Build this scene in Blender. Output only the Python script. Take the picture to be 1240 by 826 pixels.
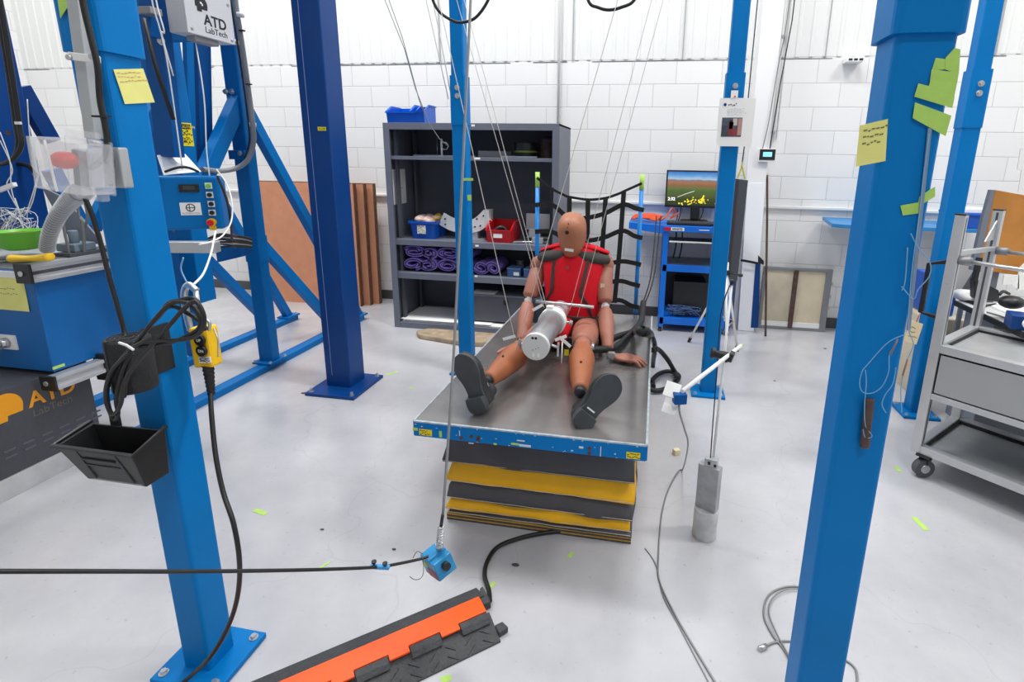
import bpy, bmesh, math, random
from math import sin, cos, pi, radians, sqrt, atan2
from mathutils import Vector, Matrix, Euler, noise
random.seed(7)
S = bpy.context.scene
for o in list(bpy.data.objects): bpy.data.objects.remove(o)
COL = S.collection
V = Vector

# ------------------------------------------------------------------ camera
CAMH = 1.53
F_PX, YAW, PIT, ROL = 631.53, .1712, .2346, .0175
PCX, PCY = 681.94, 345.39
def _rm(a, b, c):
    Ry = Matrix(((cos(a), 0, sin(a)), (0, 1, 0), (-sin(a), 0, cos(a))))
    Rx = Matrix(((1, 0, 0), (0, cos(b), -sin(b)), (0, sin(b), cos(b))))
    Rz = Matrix(((cos(c), -sin(c), 0), (sin(c), cos(c), 0), (0, 0, 1)))
    return Rz @ Rx @ Ry
RM = _rm(YAW, PIT, ROL)                       # world (X, -Z, Y) -> camera (right, down, forward)
RT = RM.transposed()
def w_of(v): return V((v[0], v[2], -v[1]))
cd = bpy.data.cameras.new('camera'); cam = bpy.data.objects.new('camera', cd); COL.objects.link(cam)
cd.sensor_width = 36; cd.sensor_fit = 'HORIZONTAL'; cd.lens = F_PX / 1240 * 36
cd.shift_x = (620 - PCX) / 1240; cd.shift_y = (PCY - 413) / 1240
cd.clip_start = .05
xr, yd, zf = w_of(RT @ V((1, 0, 0))), w_of(RT @ V((0, 1, 0))), w_of(RT @ V((0, 0, 1)))
m = Matrix((xr, -yd, -zf)).transposed().to_4x4(); m.translation = V((0, 0, CAMH))
cam.matrix_world = m
S.camera = cam
def P(x, y, X=None, Y=None, Z=None):
    """where in the room the thing seen at this point of the photograph stands, its distance being known"""
    d = w_of(RT @ V(((x - PCX) / F_PX, (y - PCY) / F_PX, 1.)))
    if X is not None: t = X / d.x
    elif Y is not None: t = Y / d.y
    else: t = (Z - CAMH) / d.z
    return V((d.x * t, d.y * t, CAMH + d.z * t))

# ------------------------------------------------------------------ world, light, exposure
W = bpy.data.worlds.new('hall_light'); S.world = W; W.use_nodes = True
W.node_tree.nodes['Background'].inputs[0].default_value = (.93, .96, 1, 1)
W.node_tree.nodes['Background'].inputs[1].default_value = .34
S.view_settings.view_transform = 'Standard'; S.view_settings.look = 'None'
S.view_settings.gamma = 1; S.view_settings.use_curve_mapping = False
S.view_settings.exposure = .24
def area(name, loc, size, energy, rot=(0, 0, 0), col=(1, .99, .97)):
    l = bpy.data.lights.new(name, 'AREA'); l.shape = 'RECTANGLE'; l.size, l.size_y = size
    l.energy = energy; l.color = col
    o = bpy.data.objects.new(name, l); COL.objects.link(o); o.location = loc; o.rotation_euler = rot
    return o
LAMPS = [(3.6, 2.3, 5.9, 115), (.5, 2.7, 5.9, 95), (-2.3, 3.2, 5.9, 125), (-5.2, 3.2, 5.9, 105), (.9, -1.6, 5.9, 75)]
for i, (x, y, z, e) in enumerate(LAMPS):
    area('high_bay_light', (x, y, z - .12), (1.2, .6), e)

# ------------------------------------------------------------------ materials
def C(h):
    h = h.lstrip('#'); r = []
    for i in (0, 2, 4):
        c = int(h[i:i + 2], 16) / 255
        r.append(c / 12.92 if c <= .04045 else ((c + .055) / 1.055) ** 2.4)
    return (*r, 1)
def mat(name, col, rough=.5, metal=0, var=.0, scale=8, bump=0, bscale=60, coat=0, emit=None, estr=1, spec=.5):
    mt = bpy.data.materials.new(name); mt.use_nodes = True
    nt = mt.node_tree; b = nt.nodes['Principled BSDF']
    c = C(col) if isinstance(col, str) else col
    b.inputs['Base Color'].default_value = c
    b.inputs['Roughness'].default_value = rough; b.inputs['Metallic'].default_value = metal
    b.inputs['Coat Weight'].default_value = coat; b.inputs['Coat Roughness'].default_value = .15
    b.inputs['Specular IOR Level'].default_value = spec
    tc = nt.nodes.new('ShaderNodeTexCoord')
    if var:
        n = nt.nodes.new('ShaderNodeTexNoise'); n.inputs['Scale'].default_value = scale; n.inputs['Detail'].default_value = 5
        nt.links.new(tc.outputs['Object'], n.inputs['Vector'])
        r = nt.nodes.new('ShaderNodeValToRGB')
        r.color_ramp.elements[0].position = .3; r.color_ramp.elements[1].position = .7
        r.color_ramp.elements[0].color = tuple(x * (1 - var) for x in c[:3]) + (1,)
        r.color_ramp.elements[1].color = tuple(min(1, x * (1 + var)) for x in c[:3]) + (1,)
        nt.links.new(n.outputs['Fac'], r.inputs[0]); nt.links.new(r.outputs[0], b.inputs['Base Color'])
    if bump:
        n2 = nt.nodes.new('ShaderNodeTexNoise'); n2.inputs['Scale'].default_value = bscale; n2.inputs['Detail'].default_value = 4
        nt.links.new(tc.outputs['Object'], n2.inputs['Vector'])
        bp = nt.nodes.new('ShaderNodeBump'); bp.inputs['Strength'].default_value = bump; bp.inputs['Distance'].default_value = .01
        nt.links.new(n2.outputs['Fac'], bp.inputs['Height']); nt.links.new(bp.outputs[0], b.inputs['Normal'])
    if emit:
        b.inputs['Emission Color'].default_value = C(emit); b.inputs['Emission Strength'].default_value = estr
    return mt
M = {}
M['blue'] = mat('blue_paint', '#0076be', .45, 0, .08, 3, .05, 40, spec=.15)
M['navy'] = mat('navy_paint', '#063f82', .4, 0, .08, 3, spec=.3)
M['rig'] = mat('rig_blue_paint', '#006db4', .45, 0, .08, 3, spec=.2)
M['rigdark'] = mat('dark_blue_paint', '#005093', .45, 0, .08, 3, spec=.2)
M['cartblue'] = mat('cart_blue_paint', '#0672e0', .35, 0, .05, 4)
M['zinc'] = mat('zinc_plated_steel', '#c9cbcc', .3, .8, .1, 30)
M['galv'] = mat('galvanised_sheet', '#b9bcbd', .42, .45, .08, 10)
M['alu'] = mat('anodised_aluminium', '#c6c8ca', .36, .55, .04, 10)
M['brushed'] = mat('brushed_aluminium', '#d4d5d6', .32, .6, .08, 14)
M['steel'] = mat('worn_steel_plate', '#949190', .24, .62, .26, 3.2, .05, 30)
M['charcoal'] = mat('charcoal_cabinet_paint', '#6a6e7b', .5, 0, .05, 4)
M['charcoal2'] = mat('dark_cabinet_inside', '#565962', .6, 0, .05, 4)
M['panel'] = mat('dark_grey_panel', '#46484f', .6, 0, .06, 60, .1, 200)
M['black'] = mat('black_rubber', '#17181a', .55, 0, .15, 20)
M['blackp'] = mat('black_plastic', '#1d1e20', .4, 0, .1, 20)
M['cable'] = mat('black_cable_jacket', '#1b1b1c', .45)
M['cablegrey'] = mat('grey_cable_jacket', '#6f7376', .5)
M['gun'] = mat('grey_steel_cable', '#8e8f90', .4, .4)
M['white'] = mat('white_plastic', '#eeeeec', .45)
M['paper'] = mat('white_paper', '#f3f3f0', .8)
M['tape'] = mat('green_tape', '#b2da68', .7, 0, .08, 30)
M['sticky'] = mat('yellow_note_paper', '#ece98c', .8, 0, .03, 20)
M['ylab'] = mat('yellow_label', '#f1dc12', .55)
M['ink'] = mat('printed_ink', '#26282c', .7)
M['yellow'] = mat('yellow_coated_fabric', '#f8b800', .5, 0, .07, 6, .35, 14)
M['dkfab'] = mat('dark_coated_fabric', '#4b4a4e', .5, 0, .1, 6, .4, 14)
M['orange'] = mat('orange_polyurethane', '#ff5a10', .38, 0, .04, 8)
M['rubber'] = mat('dark_treaded_rubber', '#3e4043', .65, 0, .15, 40, .5, 90)
M['skin'] = mat('tan_vinyl_skin', '#a66a4c', .45, 0, .12, 9, .05, 40)
M['skin2'] = mat('pinkish_vinyl_skin', '#a36a58', .5, 0, .12, 9, .05, 40)
M['shin'] = mat('orange_tan_vinyl', '#a05e3b', .48, 0, .1, 12, .05, 50)
M['red'] = mat('red_neoprene', '#c81424', .8, 0, .08, 10, .25, 25, spec=.2)
M['dkstrap'] = mat('dark_brown_webbing', '#3b2c28', .7)
M['dkpad'] = mat('dark_shoulder_pad', '#34332f', .75, 0, .1, 20)
M['shoe'] = mat('black_shoe_leather', '#2b2e31', .5, 0, .1, 20)
M['sole'] = mat('shoe_sole_rubber', '#3f4346', .55, 0, .12, 14, .15, 40)
M['web'] = mat('black_webbing', '#16171a', .75)
M['wood'] = mat('terracotta_fibreboard', '#d2906c', .75, 0, .06, 10)
M['woodedge'] = mat('brown_board_edge', '#6e4b37', .8, 0, .2, 30)
M['oak'] = mat('orange_brown_plywood', '#c8853a', .55, 0, .12, 5)
M['purple'] = mat('purple_padding', '#8b72c8', .8, 0, .1, 12, .2, 20)
M['binblue'] = mat('blue_plastic', '#0a52b4', .35)
M['binblue2'] = mat('bright_blue_plastic', '#0b5fd0', .3)
M['redp'] = mat('red_plastic', '#cf1420', .4)
M['orangeP'] = mat('orange_cable_jacket', '#e4582a', .5)
M['greenp'] = mat('lime_green_plastic', '#74c83c', .4)
M['yelp'] = mat('yellow_plastic', '#f5c416', .4, 0, .04, 10)
M['orangeK'] = mat('orange_red_knob', '#e8401c', .4)
M['beige'] = mat('beige_board', '#cfc4ad', .7, 0, .12, 6)
M['steelgrey'] = mat('mid_grey_metal', '#8b8e92', .45, .4)
M['rust'] = mat('brown_rusty_steel', '#5a4640', .6, .3, .25, 30)
M['wbpaint'] = mat('grey_workbench_paint', '#7d838d', .5)
M['conduit'] = mat('grey_conduit', '#8a8c8f', .45, .1)
M['worn'] = mat('chipped_primer_paint', '#d6e2ea', .6)
M['thread'] = mat('pale_thread', '#cfcbc2', .8)
M['maroon'] = mat('maroon_plastic', '#7a2b33', .5)
def clear(name, col='#ffffff', alpha=.35, rough=.1):
    mt = mat(name, col, rough); b = mt.node_tree.nodes['Principled BSDF']
    b.inputs['Alpha'].default_value = alpha
    return mt
M['clear'] = clear('clear_polycarbonate', '#f4f6fa', .2, .06)
M['acryl'] = clear('translucent_acrylic', '#e6dfe4', .5)

# ------------------------------------------------------------------ mesh helpers
class MB:
    def __init__(s): s.v = []; s.f = []; s.sm = []
    def add(s, vs, fs, smooth=False):
        o = len(s.v); s.v += [V(x) for x in vs]; s.f += [tuple(i + o for i in f) for f in fs]; s.sm += [smooth] * len(fs); return s
    def box(s, x0, x1, y0, y1, z0, z1):
        vs = [(x, y, z) for z in (z0, z1) for y in (y0, y1) for x in (x0, x1)]
        return s.add(vs, [(0, 2, 3, 1), (4, 5, 7, 6), (0, 1, 5, 4), (2, 6, 7, 3), (0, 4, 6, 2), (1, 3, 7, 5)])
    def obox(s, c, size, R=None):
        R = R or Matrix.Identity(3); c = V(c)
        hx, hy, hz = [k / 2 for k in size]
        vs = [c + R @ V((x, y, z)) for z in (-hz, hz) for y in (-hy, hy) for x in (-hx, hx)]
        return s.add(vs, [(0, 2, 3, 1), (4, 5, 7, 6), (0, 1, 5, 4), (2, 6, 7, 3), (0, 4, 6, 2), (1, 3, 7, 5)])
    def prism(s, poly, vec):
        """closed polygon (list of 3-D points) pushed along vec"""
        n = len(poly); vec = V(vec); a = [V(p) for p in poly]
        return s.add(a + [p + vec for p in a], [tuple(range(n))[::-1], tuple(range(n, 2 * n))] + [(i, (i + 1) % n, (i + 1) % n + n, i + n) for i in range(n)])
    def sweep(s, pts, prof, up=None, smooth=True, cap=True, scale=None):
        pts = [V(p) for p in pts]; n = len(pts); k = len(prof); vs = []
        up = V(up) if up else None; pu = None
        for i, p in enumerate(pts):
            t = (pts[min(i + 1, n - 1)] - pts[max(i - 1, 0)])
            if t.length < 1e-9: t = V((0, 0, 1))
            t.normalize()
            if up is not None: u = up - t * up.dot(t)
            else:
                if pu is None: pu = V((0, 0, 1)) if abs(t.z) < .9 else V((1, 0, 0))
                u = pu - t * pu.dot(t)
            if u.length < 1e-5: u = t.orthogonal()
            u.normalize(); pu = u; w = t.cross(u)
            sc = scale[i] if scale else 1
            vs += [p + (w * a + u * b) * sc for a, b in prof]
        fs = [(i * k + j, i * k + (j + 1) % k, (i + 1) * k + (j + 1) % k, (i + 1) * k + j) for i in range(n - 1) for j in range(k)]
        s.add(vs, fs, smooth)
        if cap: s.f += [tuple(len(s.v) - n * k + j for j in range(k))[::-1], tuple(len(s.v) - k + j for j in range(k))]; s.sm += [False, False]
        return s
    def tube(s, pts, r, n=10, smooth_pts=0, scale=None):
        if smooth_pts: pts = cat(pts, smooth_pts)
        return s.sweep(pts, [(r * cos(2 * pi * i / n), r * sin(2 * pi * i / n)) for i in range(n)], scale=scale)
    def cyl(s, a, b, r, r2=None, n=24):
        a, b = V(a), V(b); r2 = r if r2 is None else r2
        return s.sweep([a, b], [(cos(2 * pi * i / n), sin(2 * pi * i / n)) for i in range(n)], scale=[r, r2])
    def rect(s, pts, w, h, up=(0, 0, 1), smooth_pts=0):
        if smooth_pts: pts = cat(pts, smooth_pts)
        return s.sweep(pts, [(-w / 2, -h / 2), (w / 2, -h / 2), (w / 2, h / 2), (-w / 2, h / 2)], up=up, smooth=False)
    def ell(s, c, r, R=None, n=20, m_=12):
        R = R or Matrix.Identity(3); c = V(c); vs = []; 
        for i in range(m_ + 1):
            a = pi * i / m_
            for j in range(n):
                b = 2 * pi * j / n; vs.append(c + R @ V((r[0] * sin(a) * cos(b), r[1] * sin(a) * sin(b), -r[2] * cos(a))))
        return s.add(vs, [(i * n + j, i * n + (j + 1) % n, (i + 1) * n + (j + 1) % n, (i + 1) * n + j) for i in range(m_) for j in range(n)], True)
    def loft(s, rings, cap=True, smooth=True):
        k = len(rings[0]); n = len(rings); vs = [V(p) for r in rings for p in r]; o = len(s.v)
        s.add(vs, [(i * k + j, i * k + (j + 1) % k, (i + 1) * k + (j + 1) % k, (i + 1) * k + j) for i in range(n - 1) for j in range(k)], smooth)
        if cap:
            s.f += [tuple(o + j for j in range(k))[::-1], tuple(o + (n - 1) * k + j for j in range(k))]; s.sm += [smooth, smooth]
        return s
    def limb(s, path, rad, up=(0, 0, 1), n=20, seg=3):
        """tapering limb: path points with (side, up) radii, rounded ends"""
        pp = cat(path, seg); m_ = len(pp); rr = []
        for i in range(m_):
            t = i / seg; a = min(int(t), len(rad) - 2); fr = t - a; fr = fr * fr * (3 - 2 * fr)
            rr.append([rad[a][q] * (1 - fr) + rad[a + 1][q] * fr for q in (0, 1)])
        rings = []; up = V(up)
        def ring(p, t, ra, rb):
            u = (up - t * up.dot(t)).normalized(); w = t.cross(u)
            return [p + w * ra * cos(2 * pi * j / n) + u * rb * sin(2 * pi * j / n) for j in range(n)]
        for i, p in enumerate(pp):
            t = (pp[min(i + 1, m_ - 1)] - pp[max(i - 1, 0)]).normalized(); ra, rb = rr[i]
            if i == 0:
                for q in (.15, .6, .9): rings.append(ring(p - t * min(ra, rb) * .5 * cos(q * pi / 2), t, ra * sin(q * pi / 2), rb * sin(q * pi / 2)))
            rings.append(ring(p, t, ra, rb))
            if i == m_ - 1:
                for q in (.9, .6, .15): rings.append(ring(p + t * min(ra, rb) * .5 * cos(q * pi / 2), t, ra * sin(q * pi / 2), rb * sin(q * pi / 2)))
        return s.loft(rings)
def cat(pts, k=6):
    pts = [V(p) for p in pts]; out = []; n = len(pts)
    for i in range(n - 1):
        p0, p1, p2, p3 = pts[max(i - 1, 0)], pts[i], pts[i + 1], pts[min(i + 2, n - 1)]
        for j in range(k):
            t = j / k
            out.append(.5 * ((2 * p1) + (p2 - p0) * t + (2 * p0 - 5 * p1 + 4 * p2 - p3) * t * t + (3 * p1 - p0 - 3 * p2 + p3) * t ** 3))
    out.append(pts[-1]); return out
ORG = {}
XF = [None]
def obj(name, mb, m_, parent=None, bevel=0, kind=None, org=None, label=None):
    """link mb as ONE mesh object; world coordinates unless parent is rotated (then local)"""
    if XF[0]: mb.v = [XF[0](v) for v in mb.v]
    me = bpy.data.meshes.new(name)
    if parent is not None: o3 = ORG[parent.name]
    else:
        if org is not None: o3 = V(org)
        else:
            xs = [v.x for v in mb.v]; ys = [v.y for v in mb.v]; zs = [v.z for v in mb.v]
            o3 = V(((min(xs) + max(xs)) / 2, (min(ys) + max(ys)) / 2, min(zs)))
    me.from_pydata([tuple(v - o3) for v in mb.v], [], mb.f); me.materials.append(m_)
    me.polygons.foreach_set('use_smooth', mb.sm)
    bm = bmesh.new(); bm.from_mesh(me); bmesh.ops.recalc_face_normals(bm, faces=bm.faces); bm.to_mesh(me); bm.free()
    me.update()
    o = bpy.data.objects.new(name, me); COL.objects.link(o)
    if parent is not None: o.parent = parent
    else: o.location = o3
    ORG[o.name] = o3
    if bevel:
        b = o.modifiers.new('soft_edges', 'BEVEL'); b.width = bevel; b.segments = 2; b.limit_method = 'ANGLE'; b.angle_limit = radians(40)
    if kind: o['kind'] = kind
    if label: o['label'] = label
    return o
def tag(o, label, cat_, group=None):
    o['label'] = label; o['category'] = cat_
    if group: o['group'] = group
    return o
def thing(name, label, cat_, loc=(0, 0, 0), rotz=0, group=None, local=False):
    o = bpy.data.objects.new(name, None); COL.objects.link(o); o.empty_display_size = .05
    if XF[0]: loc = tuple(XF[0](V(loc)))
    o.location = loc; o.rotation_euler = (0, 0, rotz)
    ORG[o.name] = V((0, 0, 0)) if (local or rotz) else V(loc)
    return tag(o, label, cat_, group)
def solo(name, mb, m_, label, cat_, bevel=0, group=None): return tag(obj(name, mb, m_, None, bevel), label, cat_, group)
def bx(*a): return MB().box(*a)
def text_mb(txt, size, origin, ex, ey, depth=.001, bold=0):
    """lettering laid out from origin along ex (reading direction) and ey (up)"""
    cu = bpy.data.curves.new('t', 'FONT'); cu.body = txt; cu.size = size; cu.extrude = depth / 2; cu.offset = bold
    to = bpy.data.objects.new('t', cu); COL.objects.link(to)
    dg = bpy.context.evaluated_depsgraph_get(); dg.update()
    me = bpy.data.meshes.new_from_object(to.evaluated_get(dg))
    ex, ey = V(ex).normalized(), V(ey).normalized(); ez = ex.cross(ey); origin = V(origin)
    mb = MB(); mb.add([origin + ex * v.co.x + ey * v.co.y + ez * v.co.z for v in me.vertices], [tuple(p.vertices) for p in me.polygons])
    bpy.data.objects.remove(to); bpy.data.curves.remove(cu); bpy.data.meshes.remove(me)
    return mb
def sheet(o, ex, ey, w, h, t=.0008, curl=0):
    """a thin rectangular sheet with real thickness, corner at o"""
    o, ex, ey = V(o), V(ex).normalized(), V(ey).normalized(); nz = ex.cross(ey); n = 6
    mb = MB()
    top = [[o + ex * w * i / n + ey * h * j / n + nz * (t + curl * (1 - j / n) ** 2 * (.4 + .6 * i / n)) for i in range(n + 1)] for j in range(n + 1)]
    vs = [p for r in top for p in r]; k = n + 1; N = k * k
    vs += [p - nz * t for p in vs]
    fs = []
    for j in range(n):
        for i in range(n):
            q = (j * k + i, j * k + i + 1, (j + 1) * k + i + 1, (j + 1) * k + i)
            fs += [q, tuple(a + N for a in q)[::-1]]
    ring = [i for i in range(k)] + [j * k + n for j in range(1, k)] + [n * k + i for i in range(n - 1, -1, -1)] + [j * k for j in range(n - 1, 0, -1)]
    for a in range(len(ring)):
        b = (a + 1) % len(ring); fs.append((ring[a], ring[a] + N, ring[b] + N, ring[b]))
    return mb.add(vs, fs)
def scribble(o, ex, ey, w, h, rows, nrm, seed=1, thick=.0016):
    """rows of tiny hand-written or printed strokes, too small to read"""
    rnd = random.Random(seed); mb = MB(); o, ex, ey, nrm = V(o), V(ex).normalized(), V(ey).normalized(), V(nrm).normalized()
    for r in range(rows):
        x = w * .06; y = h * (1 - (r + .5) / rows)
        end = w * rnd.uniform(.6, .95)
        while x < end:
            l = rnd.uniform(.05, .14) * w
            c = o + ex * (x + l / 2) + ey * (y + rnd.uniform(-1, 1) * thick) + nrm * .0006
            mb.obox(c, (l, thick, .0004), Matrix((ex, ey, nrm)).transposed())
            x += l + .035 * w
    return mb
ZU = (0, 0, 1)

# ------------------------------------------------------------------ the room
def build_room():
    fm = mat('painted_concrete_floor', '#c3c3c7', .28, 0, 0, coat=.25)
    nt = fm.node_tree; b = nt.nodes['Principled BSDF']; tc = nt.nodes.new('ShaderNodeTexCoord')
    n1 = nt.nodes.new('ShaderNodeTexNoise'); n1.inputs['Scale'].default_value = .9; n1.inputs['Detail'].default_value = 8; n1.inputs['Roughness'].default_value = .65
    r1 = nt.nodes.new('ShaderNodeValToRGB'); r1.color_ramp.elements[0].position = .3; r1.color_ramp.elements[1].position = .62
    r1.color_ramp.elements[0].color = C('#acacb1'); r1.color_ramp.elements[1].color = C('#c6c6ca')
    n2 = nt.nodes.new('ShaderNodeTexNoise'); n2.inputs['Scale'].default_value = 45; n2.inputs['Detail'].default_value = 3
    r2 = nt.nodes.new('ShaderNodeValToRGB'); r2.color_ramp.elements[0].position = .24; r2.color_ramp.elements[1].position = .34
    r2.color_ramp.elements[0].color = (.55, .55, .56, 1); r2.color_ramp.elements[1].color = (1, 1, 1, 1)
    w = nt.nodes.new('ShaderNodeTexVoronoi'); w.feature = 'DISTANCE_TO_EDGE'; w.inputs['Scale'].default_value = .75
    nd = nt.nodes.new('ShaderNodeTexNoise'); nd.inputs['Scale'].default_value = 2.5
    mx0 = nt.nodes.new('ShaderNodeMixRGB'); mx0.blend_type = 'ADD'; mx0.inputs[0].default_value = .6
    r3 = nt.nodes.new('ShaderNodeValToRGB'); r3.color_ramp.elements[0].position = .0; r3.color_ramp.elements[1].position = .004
    r3.color_ramp.elements[0].color = (.86, .86, .86, 1); r3.color_ramp.elements[1].color = (1, 1, 1, 1)
    L = nt.links.new
    for q in (n1, n2, nd): L(tc.outputs['Object'], q.inputs['Vector'])
    L(tc.outputs['Object'], mx0.inputs[1]); L(nd.outputs['Color'], mx0.inputs[2]); L(mx0.outputs[0], w.inputs['Vector'])
    L(n1.outputs['Fac'], r1.inputs[0]); L(n2.outputs['Fac'], r2.inputs[0]); L(w.outputs['Distance'], r3.inputs[0])
    m1 = nt.nodes.new('ShaderNodeMixRGB'); m1.blend_type = 'MULTIPLY'; m1.inputs[0].default_value = .5
    m2 = nt.nodes.new('ShaderNodeMixRGB'); m2.blend_type = 'MULTIPLY'; m2.inputs[0].default_value = .6
    L(r1.outputs[0], m1.inputs[1]); L(r2.outputs[0], m1.inputs[2]); L(m1.outputs[0], m2.inputs[1]); L(r3.outputs[0], m2.inputs[2]); L(m2.outputs[0], b.inputs['Base Color'])
    rr = nt.nodes.new('ShaderNodeMapRange'); rr.inputs[3].default_value = .13; rr.inputs[4].default_value = .34
    L(n1.outputs['Fac'], rr.inputs[0]); L(rr.outputs[0], b.inputs['Roughness'])
    obj('floor', bx(-7.2, 5.2, -5, 5.2, -.1, 0), fm, org=(0, 0, 0), kind='structure')
    # white painted blocks
    wm = mat('white_painted_block', '#e9e9e8', .55); nt = wm.node_tree; b = nt.nodes['Principled BSDF']; tc = nt.nodes.new('ShaderNodeTexCoord')
    sp = nt.nodes.new('ShaderNodeSeparateXYZ'); cb = nt.nodes.new('ShaderNodeCombineXYZ'); br = nt.nodes.new('ShaderNodeTexBrick')
    ad = nt.nodes.new('ShaderNodeMath'); ad.operation = 'ADD'
    br.inputs['Scale'].default_value = 1; br.inputs['Brick Width'].default_value = .405; br.inputs['Row Height'].default_value = .2028
    br.inputs['Mortar Size'].default_value = .0045; br.inputs['Mortar Smooth'].default_value = .7; br.offset = .5
    br.inputs['Color1'].default_value = C('#ebebea'); br.inputs['Color2'].default_value = C('#e6e6e5'); br.inputs['Mortar'].default_value = C('#cfcfcf')
    L = nt.links.new
    L(tc.outputs['Object'], sp.inputs[0]); L(sp.outputs['X'], ad.inputs[0]); L(sp.outputs['Y'], ad.inputs[1]); L(ad.outputs[0], cb.inputs[0]); L(sp.outputs['Z'], cb.inputs[1])
    L(cb.outputs[0], br.inputs['Vector']); L(br.outputs['Color'], b.inputs['Base Color'])
    bp = nt.nodes.new('ShaderNodeBump'); bp.invert = True; bp.inputs['Strength'].default_value = .5; bp.inputs['Distance'].default_value = .006
    nn = nt.nodes.new('ShaderNodeTexNoise'); nn.inputs['Scale'].default_value = 60; ma = nt.nodes.new('ShaderNodeMath'); ma.operation = 'MULTIPLY_ADD'; ma.inputs[1].default_value = .12
    L(tc.outputs['Object'], nn.inputs['Vector']); L(nn.outputs['Fac'], ma.inputs[0]); L(br.outputs['Fac'], ma.inputs[2]); L(ma.outputs[0], bp.inputs['Height']); L(bp.outputs[0], b.inputs['Normal'])
    wb = obj('wall_back', bx(-7.2, 5.2, 5.2, 5.4, 0, 2.433), wm, org=(.12, 5.2, 0), kind='structure')
    # ribbed cladding above
    cm = mat('white_ribbed_cladding', '#e4e5e3', .5)
    mb = MB(); prof = []; x = -7.2; pitch = .115
    while x < 5.2:
        prof += [(x, 5.2), (x + .045, 5.2), (x + .055, 5.193), (x + .078, 5.193), (x + .088, 5.2)]; x += pitch
    prof.append((5.2, 5.2)); k = len(prof)
    vs = [(a, b_, 2.45) for a, b_ in prof] + [(a, b_, 6.4) for a, b_ in prof]
    mb.add(vs, [(i, i + 1, i + 1 + k, i + k) for i in range(k - 1)])
    mb.box(-7.2, 5.2, 5.202, 5.4, 2.433, 6.4)
    obj('cladding', mb, cm, wb)
    mb = MB()
    for xx in (-6.1, -4.79, -3.475, -2.16, -.845, .155 + .01, 1.38, 2.7, 4.0): mb.box(xx - .005, xx + .005, 5.188, 5.2, 2.44, 6.4)
    obj('cladding_seam', mb, mat('grey_seam', '#a5a7a8', .6), wb)
    mb = MB(); rnd = random.Random(4); x = -7.2
    while x < 5.2:
        l = rnd.uniform(.1, .5)
        if rnd.random() < .6: mb.box(x, min(x + l, 5.2), 5.196, 5.2, 2.433, 2.433 + rnd.uniform(.003, .009))
        x += l
    obj('joint_gap', mb, mat('grey_joint_shadow_line', '#77797b', .8), wb)
    obj('wall_left', bx(-7.4, -7.2, -5, 5.4, 0, 6.4), wm, kind='structure')
    obj('wall_right', bx(5.2, 5.4, -5, 5.4, 0, 6.4), wm, kind='structure')
    obj('ceiling', bx(-7.4, 5.4, -5, 5.4, 6.4, 6.5), mat('white_ceiling', '#e2e2e0', .7), kind='structure')
    obj('baseboard_back', bx(-7.2, 5.2, 5.188, 5.2, 0, .1), mat('dark_vinyl_base', '#4e4f4f', .5), kind='structure', bevel=.002)
    mb = bx(-7.2, .79, 5.165, 5.2, 1.128, 1.152).box(.96, 5.2, 5.165, 5.2, 1.128, 1.152)
    obj('trim_1', mb, mat('white_rail_paint', '#e2e3e2', .45), kind='structure', bevel=.004)
    # boxed-in column on the back wall
    obj('trim_2', bx(.79, .96, 5.0, 5.2, 0, 6.4), mat('white_smooth_column', '#ebebeb', .5), kind='structure', bevel=.004)
    for x, y, z, e in LAMPS:
        t = thing('high_bay_fixture', 'white rectangular high bay light under the ceiling', 'ceiling light', (x, y, z), group='high bay lights under the ceiling')
        obj('housing', bx(x - .66, x + .66, y - .34, y + .34, z - .05, z + .08), M['white'], t, .01)
        obj('diffuser', bx(x - .6, x + .6, y - .3, y + .3, z - .062, z - .05), mat('lit_diffuser', '#ffffff', .5, emit='#fffaf2', estr=2), t)
        for sx in (-.5, .5): obj('hanger', MB().tube([(x + sx, y, z + .08), (x + sx, y, 6.4)], .004, 6), M['zinc'], t)
build_room()

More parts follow.
